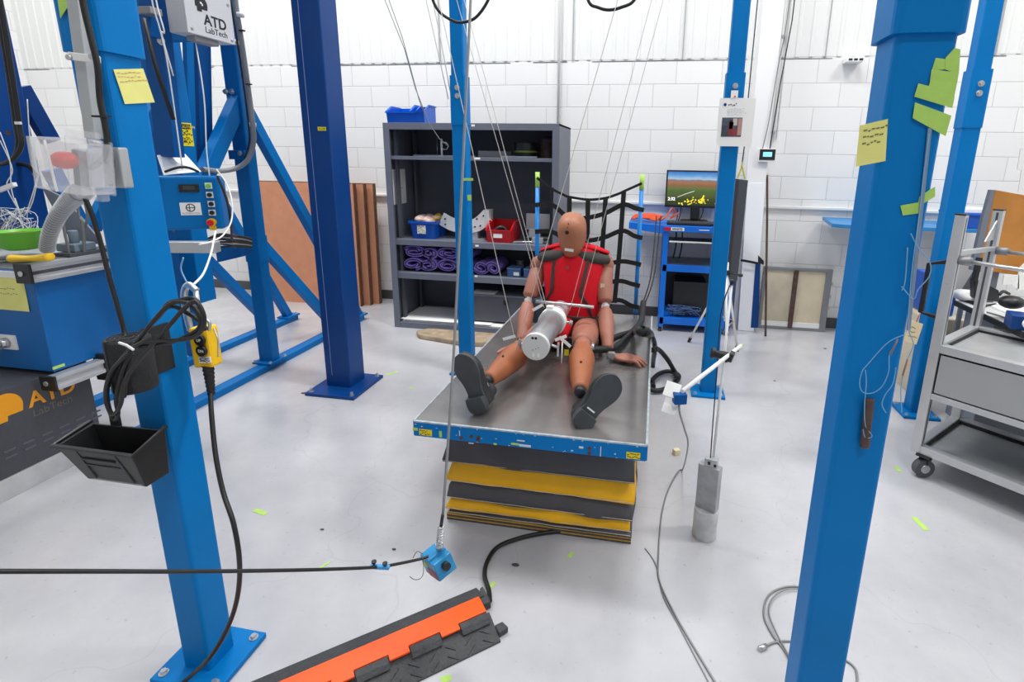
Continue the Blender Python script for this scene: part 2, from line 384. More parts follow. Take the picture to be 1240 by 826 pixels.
# ------------------------------------------------------------------ steel posts of the suspension frame
def bolt_mb(c, axis, r=.011, h=.01):
    c, axis = V(c), V(axis).normalized(); mb = MB()
    mb.cyl(c, c + axis * .003, r * 1.5); 
    n = 6; t = axis.orthogonal().normalized(); w = axis.cross(t)
    mb.prism([c + axis * .003 + (t * cos(i * pi / 3) + w * sin(i * pi / 3)) * r for i in range(n)], axis * h)
    return mb
def sq_tube(x0, x1, y0, y1, z0, z1, r=.01):
    mb = MB(); pr = []
    for cx, cy, a0 in ((x1 - r, y1 - r, 0), (x0 + r, y1 - r, 90), (x0 + r, y0 + r, 180), (x1 - r, y0 + r, 270)):
        for q in (0, 30, 60, 90): pr.append((cx + r * cos(radians(a0 + q)), cy + r * sin(radians(a0 + q))))
    return mb.prism([(a, b, z0) for a, b in pr], (0, 0, z1 - z0))
def frame_post(x0, x1, y0, y1, label, front, m_=None, plate=None, bolts=True):
    m_ = m_ or M['blue']; cx, cy = (x0 + x1) / 2, (y0 + y1) / 2
    t = thing('steel_post', label, 'steel post', (cx, cy, 0), group='blue posts of the suspension frame')
    px0, px1, py0, py1 = plate or (x0 - .055, x1 + .055, y0 - .055, y1 + .055)
    pl = obj('base_plate', bx(px0, px1, py0, py1, 0, .018), m_, t, .003)
    for bxx in (px0 + .025, px1 - .025):
        for byy in (py0 + .025, py1 - .025): obj('anchor_bolt', bolt_mb((bxx, byy, .018), ZU, .009, .008), M['zinc'], pl)
    e = .004
    if front:
        obj('column', sq_tube(x0, x1, y0, y1, .018, 1.78), m_, t)
        obj('upper_sleeve', sq_tube(x0 - .009, x1 + .009, y0 - .009, y1 + .009, 1.75, 4.2, .014), m_, t)
    else:
        obj('column', sq_tube(x0, x1, y0, y1, .018, 1.78), m_, t)
        obj('sleeve', sq_tube(x0 - e, x1 + e, y0 - e, y1 + e, 1.745, 2.05), m_, t)
        obj('upper_column', sq_tube(x0 + .004, x1 - .004, y0 + .004, y1 - .004, 2.05, 4.2), m_, t)
        if bolts:
            for z in (1.975, 1.925): obj('sleeve_bolt', bolt_mb((cx, y0 - e, z), (0, -1, 0), .011, .008), M['zinc'], t)
    return t
pLF = frame_post(-1.331, -1.237, 1.055, 1.15, 'large blue steel post in the left foreground with a yellow note and cables', True, plate=(-1.394, -1.17, 1.0, 1.205))
pRF = frame_post(.389, .487, 1.05, 1.142, 'large blue steel post in the right foreground with green tape strips', True)
pLR = frame_post(-1.349, -1.253, 3.39, 3.485, 'slim blue steel post rising in front of the charcoal shelving unit', False)
pRR = frame_post(.372, .474, 3.39, 3.47, 'blue steel post with a printed notice, just right of the monitor', False, plate=(.31, .53, 3.335, 3.53))
pFR = frame_post(1.655, 1.75, 3.36, 3.455, 'blue steel post behind the tape-covered foreground post and the trolley', False, plate=(1.60, 1.81, 3.30, 3.51))
# overhead beams that tie the posts (above the picture)
for n_, a in (('front', (-1.34, .49, 1.06, 1.14)), ('rear', (-1.34, 1.75, 3.39, 3.47)), ('left', (-1.33, -1.24, 1.15, 3.39)), ('right', (.39, .47, 1.14, 3.39))):
    solo('overhead_beam', sq_tube(a[0], a[1], a[2], a[3], 4.2, 4.3), M['blue'], 'blue steel beam across the tops of the %s posts' % n_, 'steel beam', group='overhead beams')
# slots, patches and weld marks of the foreground sleeves
sl = obj('lifting_slot', MB().obox((-1.285, 1.0455, 1.9), (.012, .003, .13)), M['rigdark'], pLF)
# dark blue column
t = thing('steel_column', 'dark navy steel column on a bolted base plate, left of the shelving unit', 'steel column', (-2.03, 3.03, 0))
pl = obj('base_plate', bx(-2.195, -1.845, 2.82, 3.2, 0, .02), M['navy'], t, .003)
for a in (-2.165, -1.875):
    for b_ in (2.85, 3.17): obj('anchor_bolt', bolt_mb((a, b_, .02), ZU, .01, .02), M['zinc'], pl)
obj('column', sq_tube(-2.125, -1.945, 2.955, 3.13, .02, 4.3, .008), M['navy'], t)
obj('weld_seam', MB().box(-2.078, -2.075, 2.952, 2.956, .1, 4.3), mat('pale_blue_edge', '#6f86b5', .5), t)
q = P(390, 156, Y=2.955)
lb = obj('label', MB().box(q.x - .026, q.x + .026, 2.951, 2.955, q.z - .011, q.z + .011), M['ylab'], t, label='small yellow label')
obj('lettering', text_mb('15-150', .016, (q.x - .022, 2.9508, q.z - .005), (1, 0, 0), ZU), M['ink'], lb)

# ------------------------------------------------------------------ scissor lift table with bellows skirt
def build_lift():
    X0, X1, Y0, Y1, ZT = -.866, .018, 1.70, 3.32, .55
    t = thing('lift_table', 'blue lift table with worn steel top above a yellow and black bellows skirt', 'lift table', (-.42, 2.5, 0))
    obj('top_plate', bx(X0 + .004, X1 - .004, Y0 + .004, Y1, ZT - .005, ZT), M['steel'], t)
    fr = MB(); zb = ZT - .062
    fr.box(X0, X1, Y0 - .004, Y0 + .012, zb, ZT - .004).box(X0, X1, Y1 - .012, Y1, zb, ZT - .004)
    fr.box(X0 - .004, X0 + .01, Y0, Y1, zb, ZT - .004).box(X1 - .01, X1 + .004, Y0, Y1, zb, ZT - .004).box(X0 + .01, X1 - .01, Y0 + .012, Y1 - .012, ZT - .03, ZT - .006)
    rim = obj('rim', fr, M['blue'], t, .002)
    obj('bare_edge', MB().box(X0, X1, Y0 - .004, Y0 + .005, ZT - .004, ZT + .0015).box(X1 - .004, X1 + .004, Y0, Y1, ZT - .004, ZT + .0015).box(X0 - .004, X0 + .003, Y0, Y1, ZT - .004, ZT + .0015), mat('worn_bare_edge', '#b4bfc6', .4, .3, .25, 40), t)
    yf = Y0 - .0045
    for px, w, txt in ((516, .052, 1), (767, .05, 2)):
        q = P(px, 523 if px < 600 else 551, Y=Y0)
        lb = obj('warning_label', bx(q.x - w / 2, q.x + w / 2, yf - .0005, yf, q.z - .013, q.z + .013), M['ylab'], t, label='small yellow label')
        obj('print', scribble((q.x - w / 2, yf - .0005, q.z - .011), (1, 0, 0), ZU, w, .022, 2, (0, -1, 0), txt, .0035), M['ink'], lb)
    for k, (px, py, w, h, mm) in enumerate(((503.5, 519, .02, .012, 'tape'), (534, 525, .011, .026, 'tape'), (600, 537, .012, .007, 'tape'), (624, 537, .03, .008, 'tape'), (636, 539, .045, .009, 'worn'), (571, 536, .02, .004, 'worn'), (631, 533, .03, .005, 'worn'), (727.5, 546, .003, .04, 'worn'), (557, 524, .003, .022, 'worn'), (704, 541, .016, .008, 'worn'), (693, 545, .008, .004, 'worn'), (745, 549, .006, .004, 'worn'))):
        q = P(px, py, Y=Y0); obj('tape_scrap' if mm == 'tape' else 'paint_chip', bx(q.x - w / 2, q.x + w / 2, yf - .0006, yf + .0002, q.z - h / 2, q.z + h / 2), M[mm], rim, label='green tape scrap' if mm == 'tape' else 'bare paint chip')
    for k, (px, py) in enumerate(((559, 529.5), (571, 528), (580, 529), (579, 532), (714, 542.5), (714, 548))):
        q = P(px, py, Y=Y0); obj('rusty_screw', MB().cyl((q.x, yf - .001, q.z), (q.x, yf + .001, q.z), .0075, n=14), M['rust'], rim)
    rnd = random.Random(3)
    for k in range(22):
        y = rnd.uniform(Y0 + .02, Y1 - .3); z = rnd.uniform(zb + .003, ZT - .01); l = rnd.uniform(.006, .03)
        obj('paint_chip', MB().box(X1 + .0039, X1 + .0046, y, y + l, z, z + rnd.uniform(.002, .007)), M['worn'], rim)
    for k in range(26):
        x = rnd.uniform(X0, X1 - .02); z = rnd.choice([zb + .002, ZT - .008, rnd.uniform(zb, ZT - .01)]); l = rnd.uniform(.002, .008)
        obj('paint_chip', MB().box(x, x + l, yf - .0002, yf + .001, z, z + rnd.uniform(.001, .003)), M['worn'], rim)
    # bellows: stacked cushions, alternately dark and yellow
    BX0, BX1, BY0, BY1 = -.775, -.065, 1.905, 3.2
    def cushion(z0, z1, out, seed, sag=.0):
        mb = MB(); rings = []; NX = 22; NY = 30
        path = [(BX0 + (BX1 - BX0) * i / NX, BY0) for i in range(NX)] + [(BX1, BY0 + (BY1 - BY0) * i / NY) for i in range(NY)] + [(BX1 - (BX1 - BX0) * i / NX, BY1) for i in range(NX)] + [(BX0, BY1 - (BY1 - BY0) * i / NY) for i in range(NY)]
        nrm = lambda x, y: V(((x > BX1 - .001) - (x < BX0 + .001), (y > BY1 - .001) - (y < BY0 + .001), 0))
        prof = [(0, 0), (.45, .06), (.8, .25), (.97, .55), (1, .68), (.98, .78), (.6, .9), (0, 1)]
        prof = [(0, 1), (.30, .95), (.62, .68), (.9, .30), (1, .10), (.95, .03), (.4, .01), (0, 0)]
        for (o_, h) in prof:
            r = []
            for i, (x, y) in enumerate(path):
                n = nrm(x, y); wob = noise.noise(V((x * 6, y * 6, seed + h * 2))) * .016 * o_; zw = noise.noise(V((x * 4, y * 4, seed + 9))) * .010 * (.3 + h)
                r.append(V((x, y, z0 + (z1 - z0) * h + zw * (.2 if h in (0, 1) else 1))) + n * (out * o_ + wob))
            rings.append(r)
        mb.loft(rings, True, True); return mb
    bel = [(.278, .43, .062, 'dkfab', 1), (.186, .290, .060, 'yellow', 2), (.106, .196, .062, 'dkfab', 3), (.052, .116, .058, 'yellow', 4), (.030, .060, .056, 'dkfab', 5)]
    bw = MB().box(BX0 + .03, BX1 - .03, BY0 + .03, BY1 - .03, .0, ZT - .06)
    core = obj('bellows_core', bw, M['dkfab'], t, label='inside of the skirt')
    for z0, z1, out, mm, sd in bel:
        c = obj('bellows_fold', cushion(z0, z1, out * .75, sd), M[mm], t, label='dark fold' if mm == 'dkfab' else 'yellow fold')
        st = [(BX0 - out * .72 + (BX1 - BX0 + out * 1.44) * i / 30, BY0 - out * .76 - .004, z0 + .012 + noise.noise(V((i * .3, sd, 1))) * .002) for i in range(31)]
        obj('seam_stitching', MB().tube(st, .0012, 6), M['thread'], c)
    for k in range(4):
        z = .001 + k * .0078
        mb = MB().box(BX0 - .044, BX1 + .044, BY0 - .044, BY1 + .02, z, z + .006)
        obj('bellows_edge', mb, M['dkfab'] if k % 2 == 0 else mat('tan_fold_edge', '#b98f3c', .7), t, .002, label='folded hem')
    obj('flange', MB().box(BX0 - .01, BX1 + .02, BY0 - .02, BY0 + .02, .478, .488), M['yellow'], t, label='yellow bellows flange')
build_lift()

# ------------------------------------------------------------------ crash test dummy seated on the table
def build_dummy():
    TZ = .55
    t = thing('crash_test_dummy', 'tan crash test dummy in red vest sitting on the lift table, legs spread to camera', 'crash test dummy', (-.42, 2.75, TZ))
    # torso under the vest
    def tor(rings, n=36, ex=2.6):
        mb = MB(); rr = []
        for (cx, cy, cz, a, b, tilt) in rings:
            r = []
            for j in range(n):
                th = 2 * pi * j / n; c_, s_ = cos(th), sin(th)
                k = (abs(c_) ** ex + abs(s_) ** ex) ** (-1 / ex)
                r.append(V((cx + a * k * c_, cy + b * k * s_, cz - tilt * k * s_)))
            rr.append(r)
        return mb.loft(rr)
    XC = -.43
    vest = obj('red_vest', tor([(XC + .01, 2.76, .66, .125, .09, .01), (XC + .01, 2.77, .70, .148, .112, .02), (XC + .008, 2.78, .78, .152, .118, .02), (XC, 2.80, .86, .158, .122, .025), (XC, 2.825, .94, .168, .122, .03), (XC, 2.845, 1.00, .165, .108, .035), (XC - .0, 2.86, 1.035, .13, .085, .035), (XC, 2.87, 1.055, .07, .05, .02)]), M['red'], t)
    from mathutils.bvhtree import BVHTree
    vm = vest.data; tree = BVHTree.FromPolygons([v.co + ORG[t.name] for v in vm.vertices], [tuple(p.vertices) for p in vm.polygons])
    def on(px, py, off=.004):
        o_ = V((0, 0, CAMH)); d_ = (P(px, py, Y=2.7) - o_).normalized()
        h = tree.ray_cast(o_, d_)[0] or P(px, py, Y=2.76)
        return h - d_ * off
    for pts in ([(671, 316), (669, 338), (668, 352), (663, 364), (662, 374)], [(712, 316), (706, 342), (703, 356), (710, 368), (714, 378), (716, 388)]):
        obj('vest_strap', MB().rect(cat([on(*p) for p in pts], 5), .006, .019, up=(1, 0, 0)), M['dkstrap'], vest)
    hem = tor([(XC + .01, 2.76, .672, .137, .101, .012), (XC + .01, 2.765, .682, .147, .110, .015), (XC + .01, 2.768, .694, .151, .114, .018), (XC + .01, 2.77, .700, .146, .110, .02)])
    obj('vest_hem', hem, M['dkstrap'], vest)
    obj('chest_emblem', MB().cyl(on(687, 324, .001), on(687, 324, .004), .011, n=16), mat('faded_print', '#9b3a3a', .8), vest)
    # red lower flap between the thighs
    fl = MB().limb([V((-.445, 2.70, .70)), V((-.45, 2.62, .655)), V((-.455, 2.55, .60))], [(.05, .03), (.045, .03), (.03, .02)])
    obj('crotch_flap', fl, M['red'], vest)
    # shoulder yoke: dark pads with red flaps over them
    for s, px in ((-1, 0), (1, 1)):
        a = V((XC + s * .045, 2.775, 1.045)); b = V((XC + s * .105, 2.785, 1.035)); c = V((XC + s * .180, 2.835, 1.02))
        obj('shoulder_pad', MB().limb([a + V((-s * .006, .006, -.022)), b + V((0, .002, -.022)), c + V((0, -.002, -.018))], [(.046, .036), (.058, .038), (.040, .026)], up=ZU), M['dkpad'], vest)
        obj('shoulder_flap', MB().limb([V((XC + s * .03, 2.84, 1.075)), V((XC + s * .10, 2.85, 1.065)), V((XC + s * .185, 2.87, 1.035))], [(.052, .016), (.060, .015), (.034, .010)], up=ZU), M['red'], vest)
    # neck and head
    obj('neck', MB().limb([V((XC - .01, 2.88, 1.02)), V((XC - .012, 2.855, 1.08)), V((XC - .015, 2.83, 1.13))], [(.045, .045), (.042, .042), (.04, .04)], up=(0, -1, 0)), M['black'], t)
    hb = MB(); HR = Matrix.Rotation(radians(20), 3, 'X') @ Matrix.Rotation(radians(0), 3, 'Y')
    HO = P(690.5, 314.5, Y=2.705); HS = .885                     # point of the chin
    rings = []
    #        z up the face, half width, front, back
    prof = [(-.004, .022, .014, .02), (.002, .040, .026, .06), (.014, .052, .036, .095), (.035, .064, .044, .135), (.055, .075, .049, .155), (.08, .083, .052, .165), (.135, .0855, .056, .168), (.17, .0855, .057, .166), (.195, .082, .052, .158), (.217, .073, .042, .142), (.235, .058, .024, .12), (.247, .038, .0, .095), (.252, .014, -.03, .065)]
    for z, w, f, b_ in prof:
        r = []
        for j in range(40):
            th = 2 * pi * j / 40; c_, s_ = cos(th), sin(th); ex = 2.35
            k = (abs(c_) ** ex + abs(s_) ** ex) ** (-1 / ex)
            cy = (b_ - f) / 2 + .0; ry = (b_ + f) / 2
            r.append(HO + HR @ (V((w * k * c_, .05 + cy + ry * k * s_, z)) * HS))
        rings.append(r)
    hb.loft(rings)
    head = obj('head', hb, M['skin'], t)
    def hp(x, z, off=0): 
        i = 0
        while prof[i + 1][0] < z and i < len(prof) - 2: i += 1
        k = (z - prof[i][0]) / (prof[i + 1][0] - prof[i][0]); f = prof[i][2] * (1 - k) + prof[i + 1][2] * k; w = prof[i][1] * (1 - k) + prof[i + 1][1] * k
        return HO + HR @ (V((x, .05 - f * 1 + (1 - (1 - min(1, abs(x / w)) ** 2.35) ** (1 / 2.35)) * .1 - off, z)) * HS)
    d = HR @ V((0, -1, 0))
    h0 = hp(-.012, .185); obj('sensor_hole', MB().cyl(h0 + d * .0025, h0 - d * .01, .0105, n=20), M['black'], head)
    for xx, zz in ((-.009, .213), (-.005, .23)):
        h0 = hp(xx, zz); obj('screw_hole', MB().cyl(h0 + d * .004, h0 - d * .01, .0028, n=10), M['black'], head)
    h0 = hp(-.004, .068, .001); ex = (HR @ V((1, 0, -.12))).normalized(); ey = (HR @ V((.12, 0, 1))).normalized()
    obj('face_label', MB().obox(h0 + d * .001, (.048, .016, .0015), Matrix((ex, ey, ex.cross(ey))).transposed()), M['paper'], head, label='small white label')
    cb = MB().tube([hp(.077, .10) + V((.0, .05, 0)), P(708, 284, Y=2.80), P(710, 291, Y=2.82), P(716, 297, Y=2.83), P(722, 302, Y=2.84)], .0035, 8, 5)
    obj('sensor_lead', cb, M['cablegrey'], t)
    for k, q in enumerate((P(708, 285, Y=2.79), P(718, 299, Y=2.83))): obj('lead_connector', MB().obox(q, (.018, .012, .01), Matrix.Rotation(.5, 3, 'Y')), M['white'], t)
    # pelvis
    obj('pelvis', MB().limb([V((-.56, 2.78, .645)), V((-.42, 2.79, .65)), V((-.28, 2.78, .645))], [(.10, .085), (.11, .09), (.10, .085)], up=ZU), M['skin2'], t)
    # ---- legs
    kR, aR = V((P(705, 423, Y=2.33).x, 2.33, .665)), V((P(702, 492, Y=1.92).x, 1.92, .635))
    kL, aL = V((P(636, 434, Y=2.30).x, 2.30, .655)), V((P(592, 473, Y=1.93).x, 1.93, .64))
    for nm, hip, k_, a_, hole in (('R', V((-.335, 2.76, .635)), kR, aR, (702, 478)), ('L', V((-.505, 2.76, .635)), kL, aL, (597, 459))):
        th = obj('thigh', MB().limb([hip, hip.lerp(k_, .45) + V((0, 0, .004)), k_ + (hip - k_).normalized() * .075], [(.074, .068), (.070, .064), (.056, .054)], up=ZU), M['skin2'], t)
        obj('knee', MB().limb([k_ + (hip - k_).normalized() * .08, k_, k_ + (a_ - k_).normalized() * .06], [(.036, .036), (.042, .046), (.038, .042)], up=ZU), M['skin2'], t, label='pale knee cap')
        for sx in (-1, 1):
            c = k_ + V((sx * .044, .02, 0)); d0 = (hip - k_).normalized()
            br = MB().rect([c - d0 * .055, c + d0 * .10], .008, .022, up=ZU); br.cyl(c + V((sx * -.002, 0, 0)), c + V((sx * .010, 0, 0)), .014, n=16)
            for q in (.04, .075): br.cyl(c + d0 * q, c + d0 * q + V((sx * .009, 0, 0)), .005, n=10)
            obj('knee_bracket', br, M['zinc'] if sx > 0 else M['blackp'], t)
        D = (a_ - k_); s0 = k_ + D * .10
        sh = obj('shin', MB().limb([s0, k_ + D * .32, k_ + D * .62, k_ + D * .97], [(.045, .05), (.060, .060), (.050, .052), (.031, .033)], up=ZU), M['shin'], t)
        # mounting hole and pale worn stripe on the shin
        q = k_ + D * .62 + V((0, -.012, .054)); obj('screw_hole', MB().cyl(q - V((0, 0, .006)), q + V((0, 0, .002)), .005, n=12), M['black'], sh)
        obj('ankle', MB().limb([k_ + D * .88, a_ + D * .05], [(.022, .022), (.024, .024)], up=ZU, seg=2), M['blackp'], t)
    obj('knee_label', MB().obox(P(686, 427, Y=2.42), (.022, .004, .03)), M['ylab'], t, label='yellow label')
    obj('thigh_mark', MB().tube([P(713, 397, Y=2.52), P(711, 402, Y=2.52), P(715, 407, Y=2.50)], .005, 8, 4), M['paper'], t)
    # ---- shoes: sole outline swept to its thickness, upper lofted over it
    def shoe(heel, toe, up_out, label):
        heel, toe = V(heel), V(toe); L = (toe - heel).length; ex = (toe - heel).normalized()
        n = V(up_out).normalized(); n = (n - ex * n.dot(ex)).normalized(); ez = -n          # n: out of the sole (toward camera)
        ey = ez.cross(ex)
        half = [(0, .0), (.02, .026), (.06, .037), (.14, .041), (.24, .039), (.36, .038), (.48, .043), (.62, .053), (.74, .057), (.85, .052), (.93, .038), (.98, .020), (1, 0)]
        up_ = [(a * L, b * 1.0) for a, b in half]; lo = [(a * L, -b * (1.0 if a < .3 else (.78 if .3 <= a < .6 else .92))) for a, b in half[1:-1]][::-1]
        ol = [(a, b) for a, b in cat([(x, y, 0) for x, y in up_ + lo] + [(0, 0, 0)], 3) for a, b in ((a, b),)] if False else [(p.x, p.y) for p in cat([(x, y, 0) for x, y in up_ + lo] + [(0, 0, 0)], 3)][:-1]
        at = lambda x, y, z: heel + ex * x + ey * y + ez * z
        s = thing_part = MB().prism([at(x, y, .0) for x, y in ol], ez * .012)
        so = obj('sole', s, M['sole'], SH, .002)
        hl = [(x, y) for x, y in ol if x < L * .27]; xs = L * .27
        top = [p for p in hl if p[1] >= 0]; bot = [p for p in hl if p[1] < 0]
        hl = [(xs, .037), ] + sorted(top, key=lambda p: -p[0]) + sorted(bot, key=lambda p: p[0]) + [(xs, -.037)]
        obj('heel', MB().prism([at(x, y, .001) for x, y in hl], -ez * .022), M['sole'], SH, .002)
        rings = []
        N = 17
        for i in range(N):
            a = i / (N - 1); x = L * (.012 + a * .976)
            # half width from outline
            hw = 0
            for (x1, y1), (x2, y2) in zip(up_, up_[1:]):
                if x1 <= x <= x2: hw = y1 + (y2 - y1) * (x - x1) / max(1e-6, x2 - x1)
            hw = max(hw, .008)
            H = .09 if a < .28 else .09 - (a - .28) * .07 if a < .75 else .057 - (a - .75) * .12
            H = max(H, .02) * (min(1, (a + .02) * 12)) ** .5
            r = []
            for j in range(18):
                th = pi * j / 17
                r.append(at(x, cos(th) * hw * 1.02, .010 + H * sin(th) ** .75))
            rings.append(r + [at(x, -hw * .5, .008), at(x, hw * .5, .008)])
        upm = obj('upper', MB().loft(rings), M['shoe'], SH)
        c = at(L * .18, 0, .075); obj('collar', MB().limb([c, c + ez * .03], [(.034, .034), (.031, .031)], up=ex, seg=2), M['shoe'], SH)
        q = at(L * .34, .034, .045); obj('buckle', MB().obox(q, (.016, .004, .03), Matrix((ex, ey, ez)).transposed()), M['zinc'], upm)
        return so, at, L, ex, ey, ez
    SH = obj('shoe', MB().ell(aL + V((-.005, -.0, .0)), (.02, .02, .02)), M['blackp'], t, label='black shoe turned outward, sole to camera')
    hL, tL = P(583, 504, Y=1.80), P(556, 429, Y=1.80)
    hL.z = max(hL.z, TZ + .012)
    so, at, L, ex, ey, ez = shoe(hL, tL, (-.15, -1, -.1), 'left')
    SH = obj('shoe', MB().ell(aR + V((.005, -.0, .0)), (.02, .02, .02)), M['blackp'], t, label='black shoe tipped far outward, sole to camera')
    hR, tR = P(699, 517, Y=1.78), P(748, 456, Y=1.86)
    so, at, L, ex, ey, ez = shoe(hR, tR, (.12, -1, -.1), 'right')
    q = at(L * .30, .003, -.0035)
    obj('size_mark', MB().obox(at(L * .335, 0, -.0008), (.006, .036, .001), Matrix((ex, ey, ez)).transposed()), M['paper'], so)
    # ---- arms
    def arm(sh, el, wr, side):
        obj('shoulder', MB().limb([sh + V((-side * .035, -.0, .015)), sh + V((side * .012, 0, .0)), sh + V((side * .012, -.0, -.035))], [(.044, .044), (.05, .05), (.044, .044)], up=(0, -1, 0)), M['skin2'], t)
        ua = obj('upper_arm', MB().limb([sh + V((side * .012, 0, -.03)), sh.lerp(el, .5), el + (sh - el).normalized() * .035], [(.047, .047), (.047, .05), (.042, .044)], up=(0, -1, 0)), M['skin2'], t)
        obj('elbow_joint', MB().cyl(el + (sh - el).normalized() * .04, el - (sh - el).normalized() * .03, .016).obox(el, (.04, .03, .02)), M['white'], t, label='white elbow joint')
        fa = obj('forearm', MB().limb([el + (wr - el).normalized() * .03, el.lerp(wr, .35), wr], [(.032, .034), (.042, .044), (.03, .028)], up=(0, -1, 0)), M['skin2'], t)
        q = el.lerp(wr, .7) + V((0, -.035, .008)); obj('screw_hole', MB().cyl(q, q + V((0, .006, 0)), .0045, n=10), M['black'], fa)
        return ua
    shR, elR, wrR = P(730, 318, Y=2.86), P(733, 371, Y=2.72), V((P(735, 434, Y=2.50).x, 2.52, .605))
    shL, elL, wrL = P(655, 320, Y=2.86), P(640, 364, Y=2.72), V((-.652, 2.53, .61))
    ua = arm(shR, elR, wrR, 1)
    c = shR.lerp(elR, .55); obj('arm_label', MB().obox(c + V((-.004, -.052, .0)), (.022, .003, .052)), mat('cream_label', '#e8e0c0', .8), ua, label='cream label')
    arm(shL, elL, wrL, -1)
    # wrists and open hands with five fingers, resting on the steel top
    def hand(wr, d0, palm_n, side, spread=1.):
        d0 = V(d0).normalized(); u = V(palm_n); u = (u - d0 * u.dot(d0)).normalized(); w = d0.cross(u) * side
        obj('wrist_joint', MB().cyl(wr - d0 * .02, wr + d0 * .03, .018).obox(wr + V((0, -.01, .012)), (.03, .03, .022)), M['zinc'], t)
        mb = MB().limb([wr + d0 * .02, wr + d0 * .06, wr + d0 * .105], [(.024, .016), (.038, .015), (.036, .012)], up=u)
        for i, (o_, ln) in enumerate(((-.028, .062), (-.010, .074), (.009, .070), (.027, .054))):
            b = wr + d0 * .10 + w * o_; f = (d0 + w * o_ * 4 * spread).normalized()
            p = [b - d0 * .02, b, b + f * ln * .42 + u * .004, b + f * ln * .74 - u * .005, b + f * ln - u * .020]
            mb.limb(p, [(.0095, .0095), (.0092, .0092), (.0088, .0088), (.008, .008), (.0068, .0068)], up=u, n=10, seg=2)
        b = wr + d0 * .045 - w * .030; f = (d0 * .75 - w * .75).normalized()
        mb.limb([b + w * .015, b, b + f * .035 - u * .003, b + f * .062 + d0 * .012 - u * .012], [(.014, .012), (.012, .011), (.0105, .010), (.0085, .008)], up=u, n=10, seg=2)
        obj('hand', mb, M['skin2'], t)
    hand(V((-.175, 2.475, .578)), (1, -.12, -.04), (0, 0, 1), 1, 1.6)
    hand(V((-.655, 2.47, .60)), (-.1, -1, -.12), (.1, 0, 1), -1, 1.2)
    # dark harness hanging from the dummy's waist
    obj('waist_harness', MB().tube([P(722, 384, Y=2.72), P(727, 400, Y=2.66), P(727, 425, Y=2.6), P(728, 440, Y=2.52)], .012, 10, 5), M['dkstrap'], t)
    obj('instrument_box', MB().obox(P(653, 375, Y=2.74), (.06, .07, .14)), mat('slate_blue_plastic', '#3e5568', .5), t, .004)
build_dummy()

# cables and hoses in the black fabric sleeve, right side of the dummy
def sleeve(pts, r, nm, label, cat_, m_='black', **k):
    return solo(nm, MB().tube(cat(pts, 8), r, 14), M[m_], label, cat_, **k)
hose = [P(703, 429, Y=2.45), P(715, 424, Y=2.46), P(732, 423, Y=2.50), P(745, 421, Y=2.56), P(757, 411, Y=2.68), P(768, 400, Y=2.84), P(776, 390, Y=3.0), P(778, 378, Y=3.2), P(779, 366, Y=3.34)]
sleeve(hose, .019, 'sleeved_cable_bundle', 'thick black sleeved cable bundle curving up from the dummy knee', 'cable')
hose2 = [P(738, 412, Y=2.66), P(752, 406, Y=2.76), P(768, 402, Y=2.84), P(781, 402, X=-.01), P(790, 407, X=.035), P(793, 420, X=.05), P(791, 438, X=.05), P(790, 455, X=.05)]
sleeve(hose2 + [P(791, 468, X=.055)], .017, 'sleeved_cable_bundle', 'black sleeved cable bundle draped over the right edge of the lift table', 'cable')
sleeve([P(790, 424, Z=.30), P(797, 423, Z=.26), P(808, 435, Z=.16), P(817, 450, Z=.05), P(822, 457, Z=.03), P(812, 468, Z=.025), P(798, 473, Z=.025), P(788, 472, Z=.03)], .017, 'sleeved_cable_bundle', 'black sleeved cable bundle looping on the floor beside the lift table', 'cable')
sleeve([P(788, 462, Z=.03), P(796, 454, Z=.03), P(806, 450, Z=.03), P(815, 451, Z=.028), P(820, 458, Z=.06)], .016, 'sleeved_cable_bundle', 'short black cable loop lying inside the larger loop on the floor', 'cable')
for k, (a, b) in enumerate((((778, 368), (795, 262)), ((781, 368), (800, 262)))):
    pa, pb = P(*a, Y=3.34), P(*b, Y=4.68)
    sleeve([pa, pa.lerp(pb, .4) + V((.02, 0, -.08)), pb], .005, 'thin_cable', ('left' if k == 0 else 'right') + ' one of two thin black cables rising to the blue computer cart', 'cable')
sleeve([P(567, 436, Y=2.62), P(575, 433, Y=2.60), P(590, 429, Y=2.58), P(600, 427, Y=2.56), P(612, 430, Y=2.52), P(626, 430, Y=2.48)], .017, 'sleeved_cable_bundle', 'black sleeved cable lying on the table left of the dummy hand', 'cable')

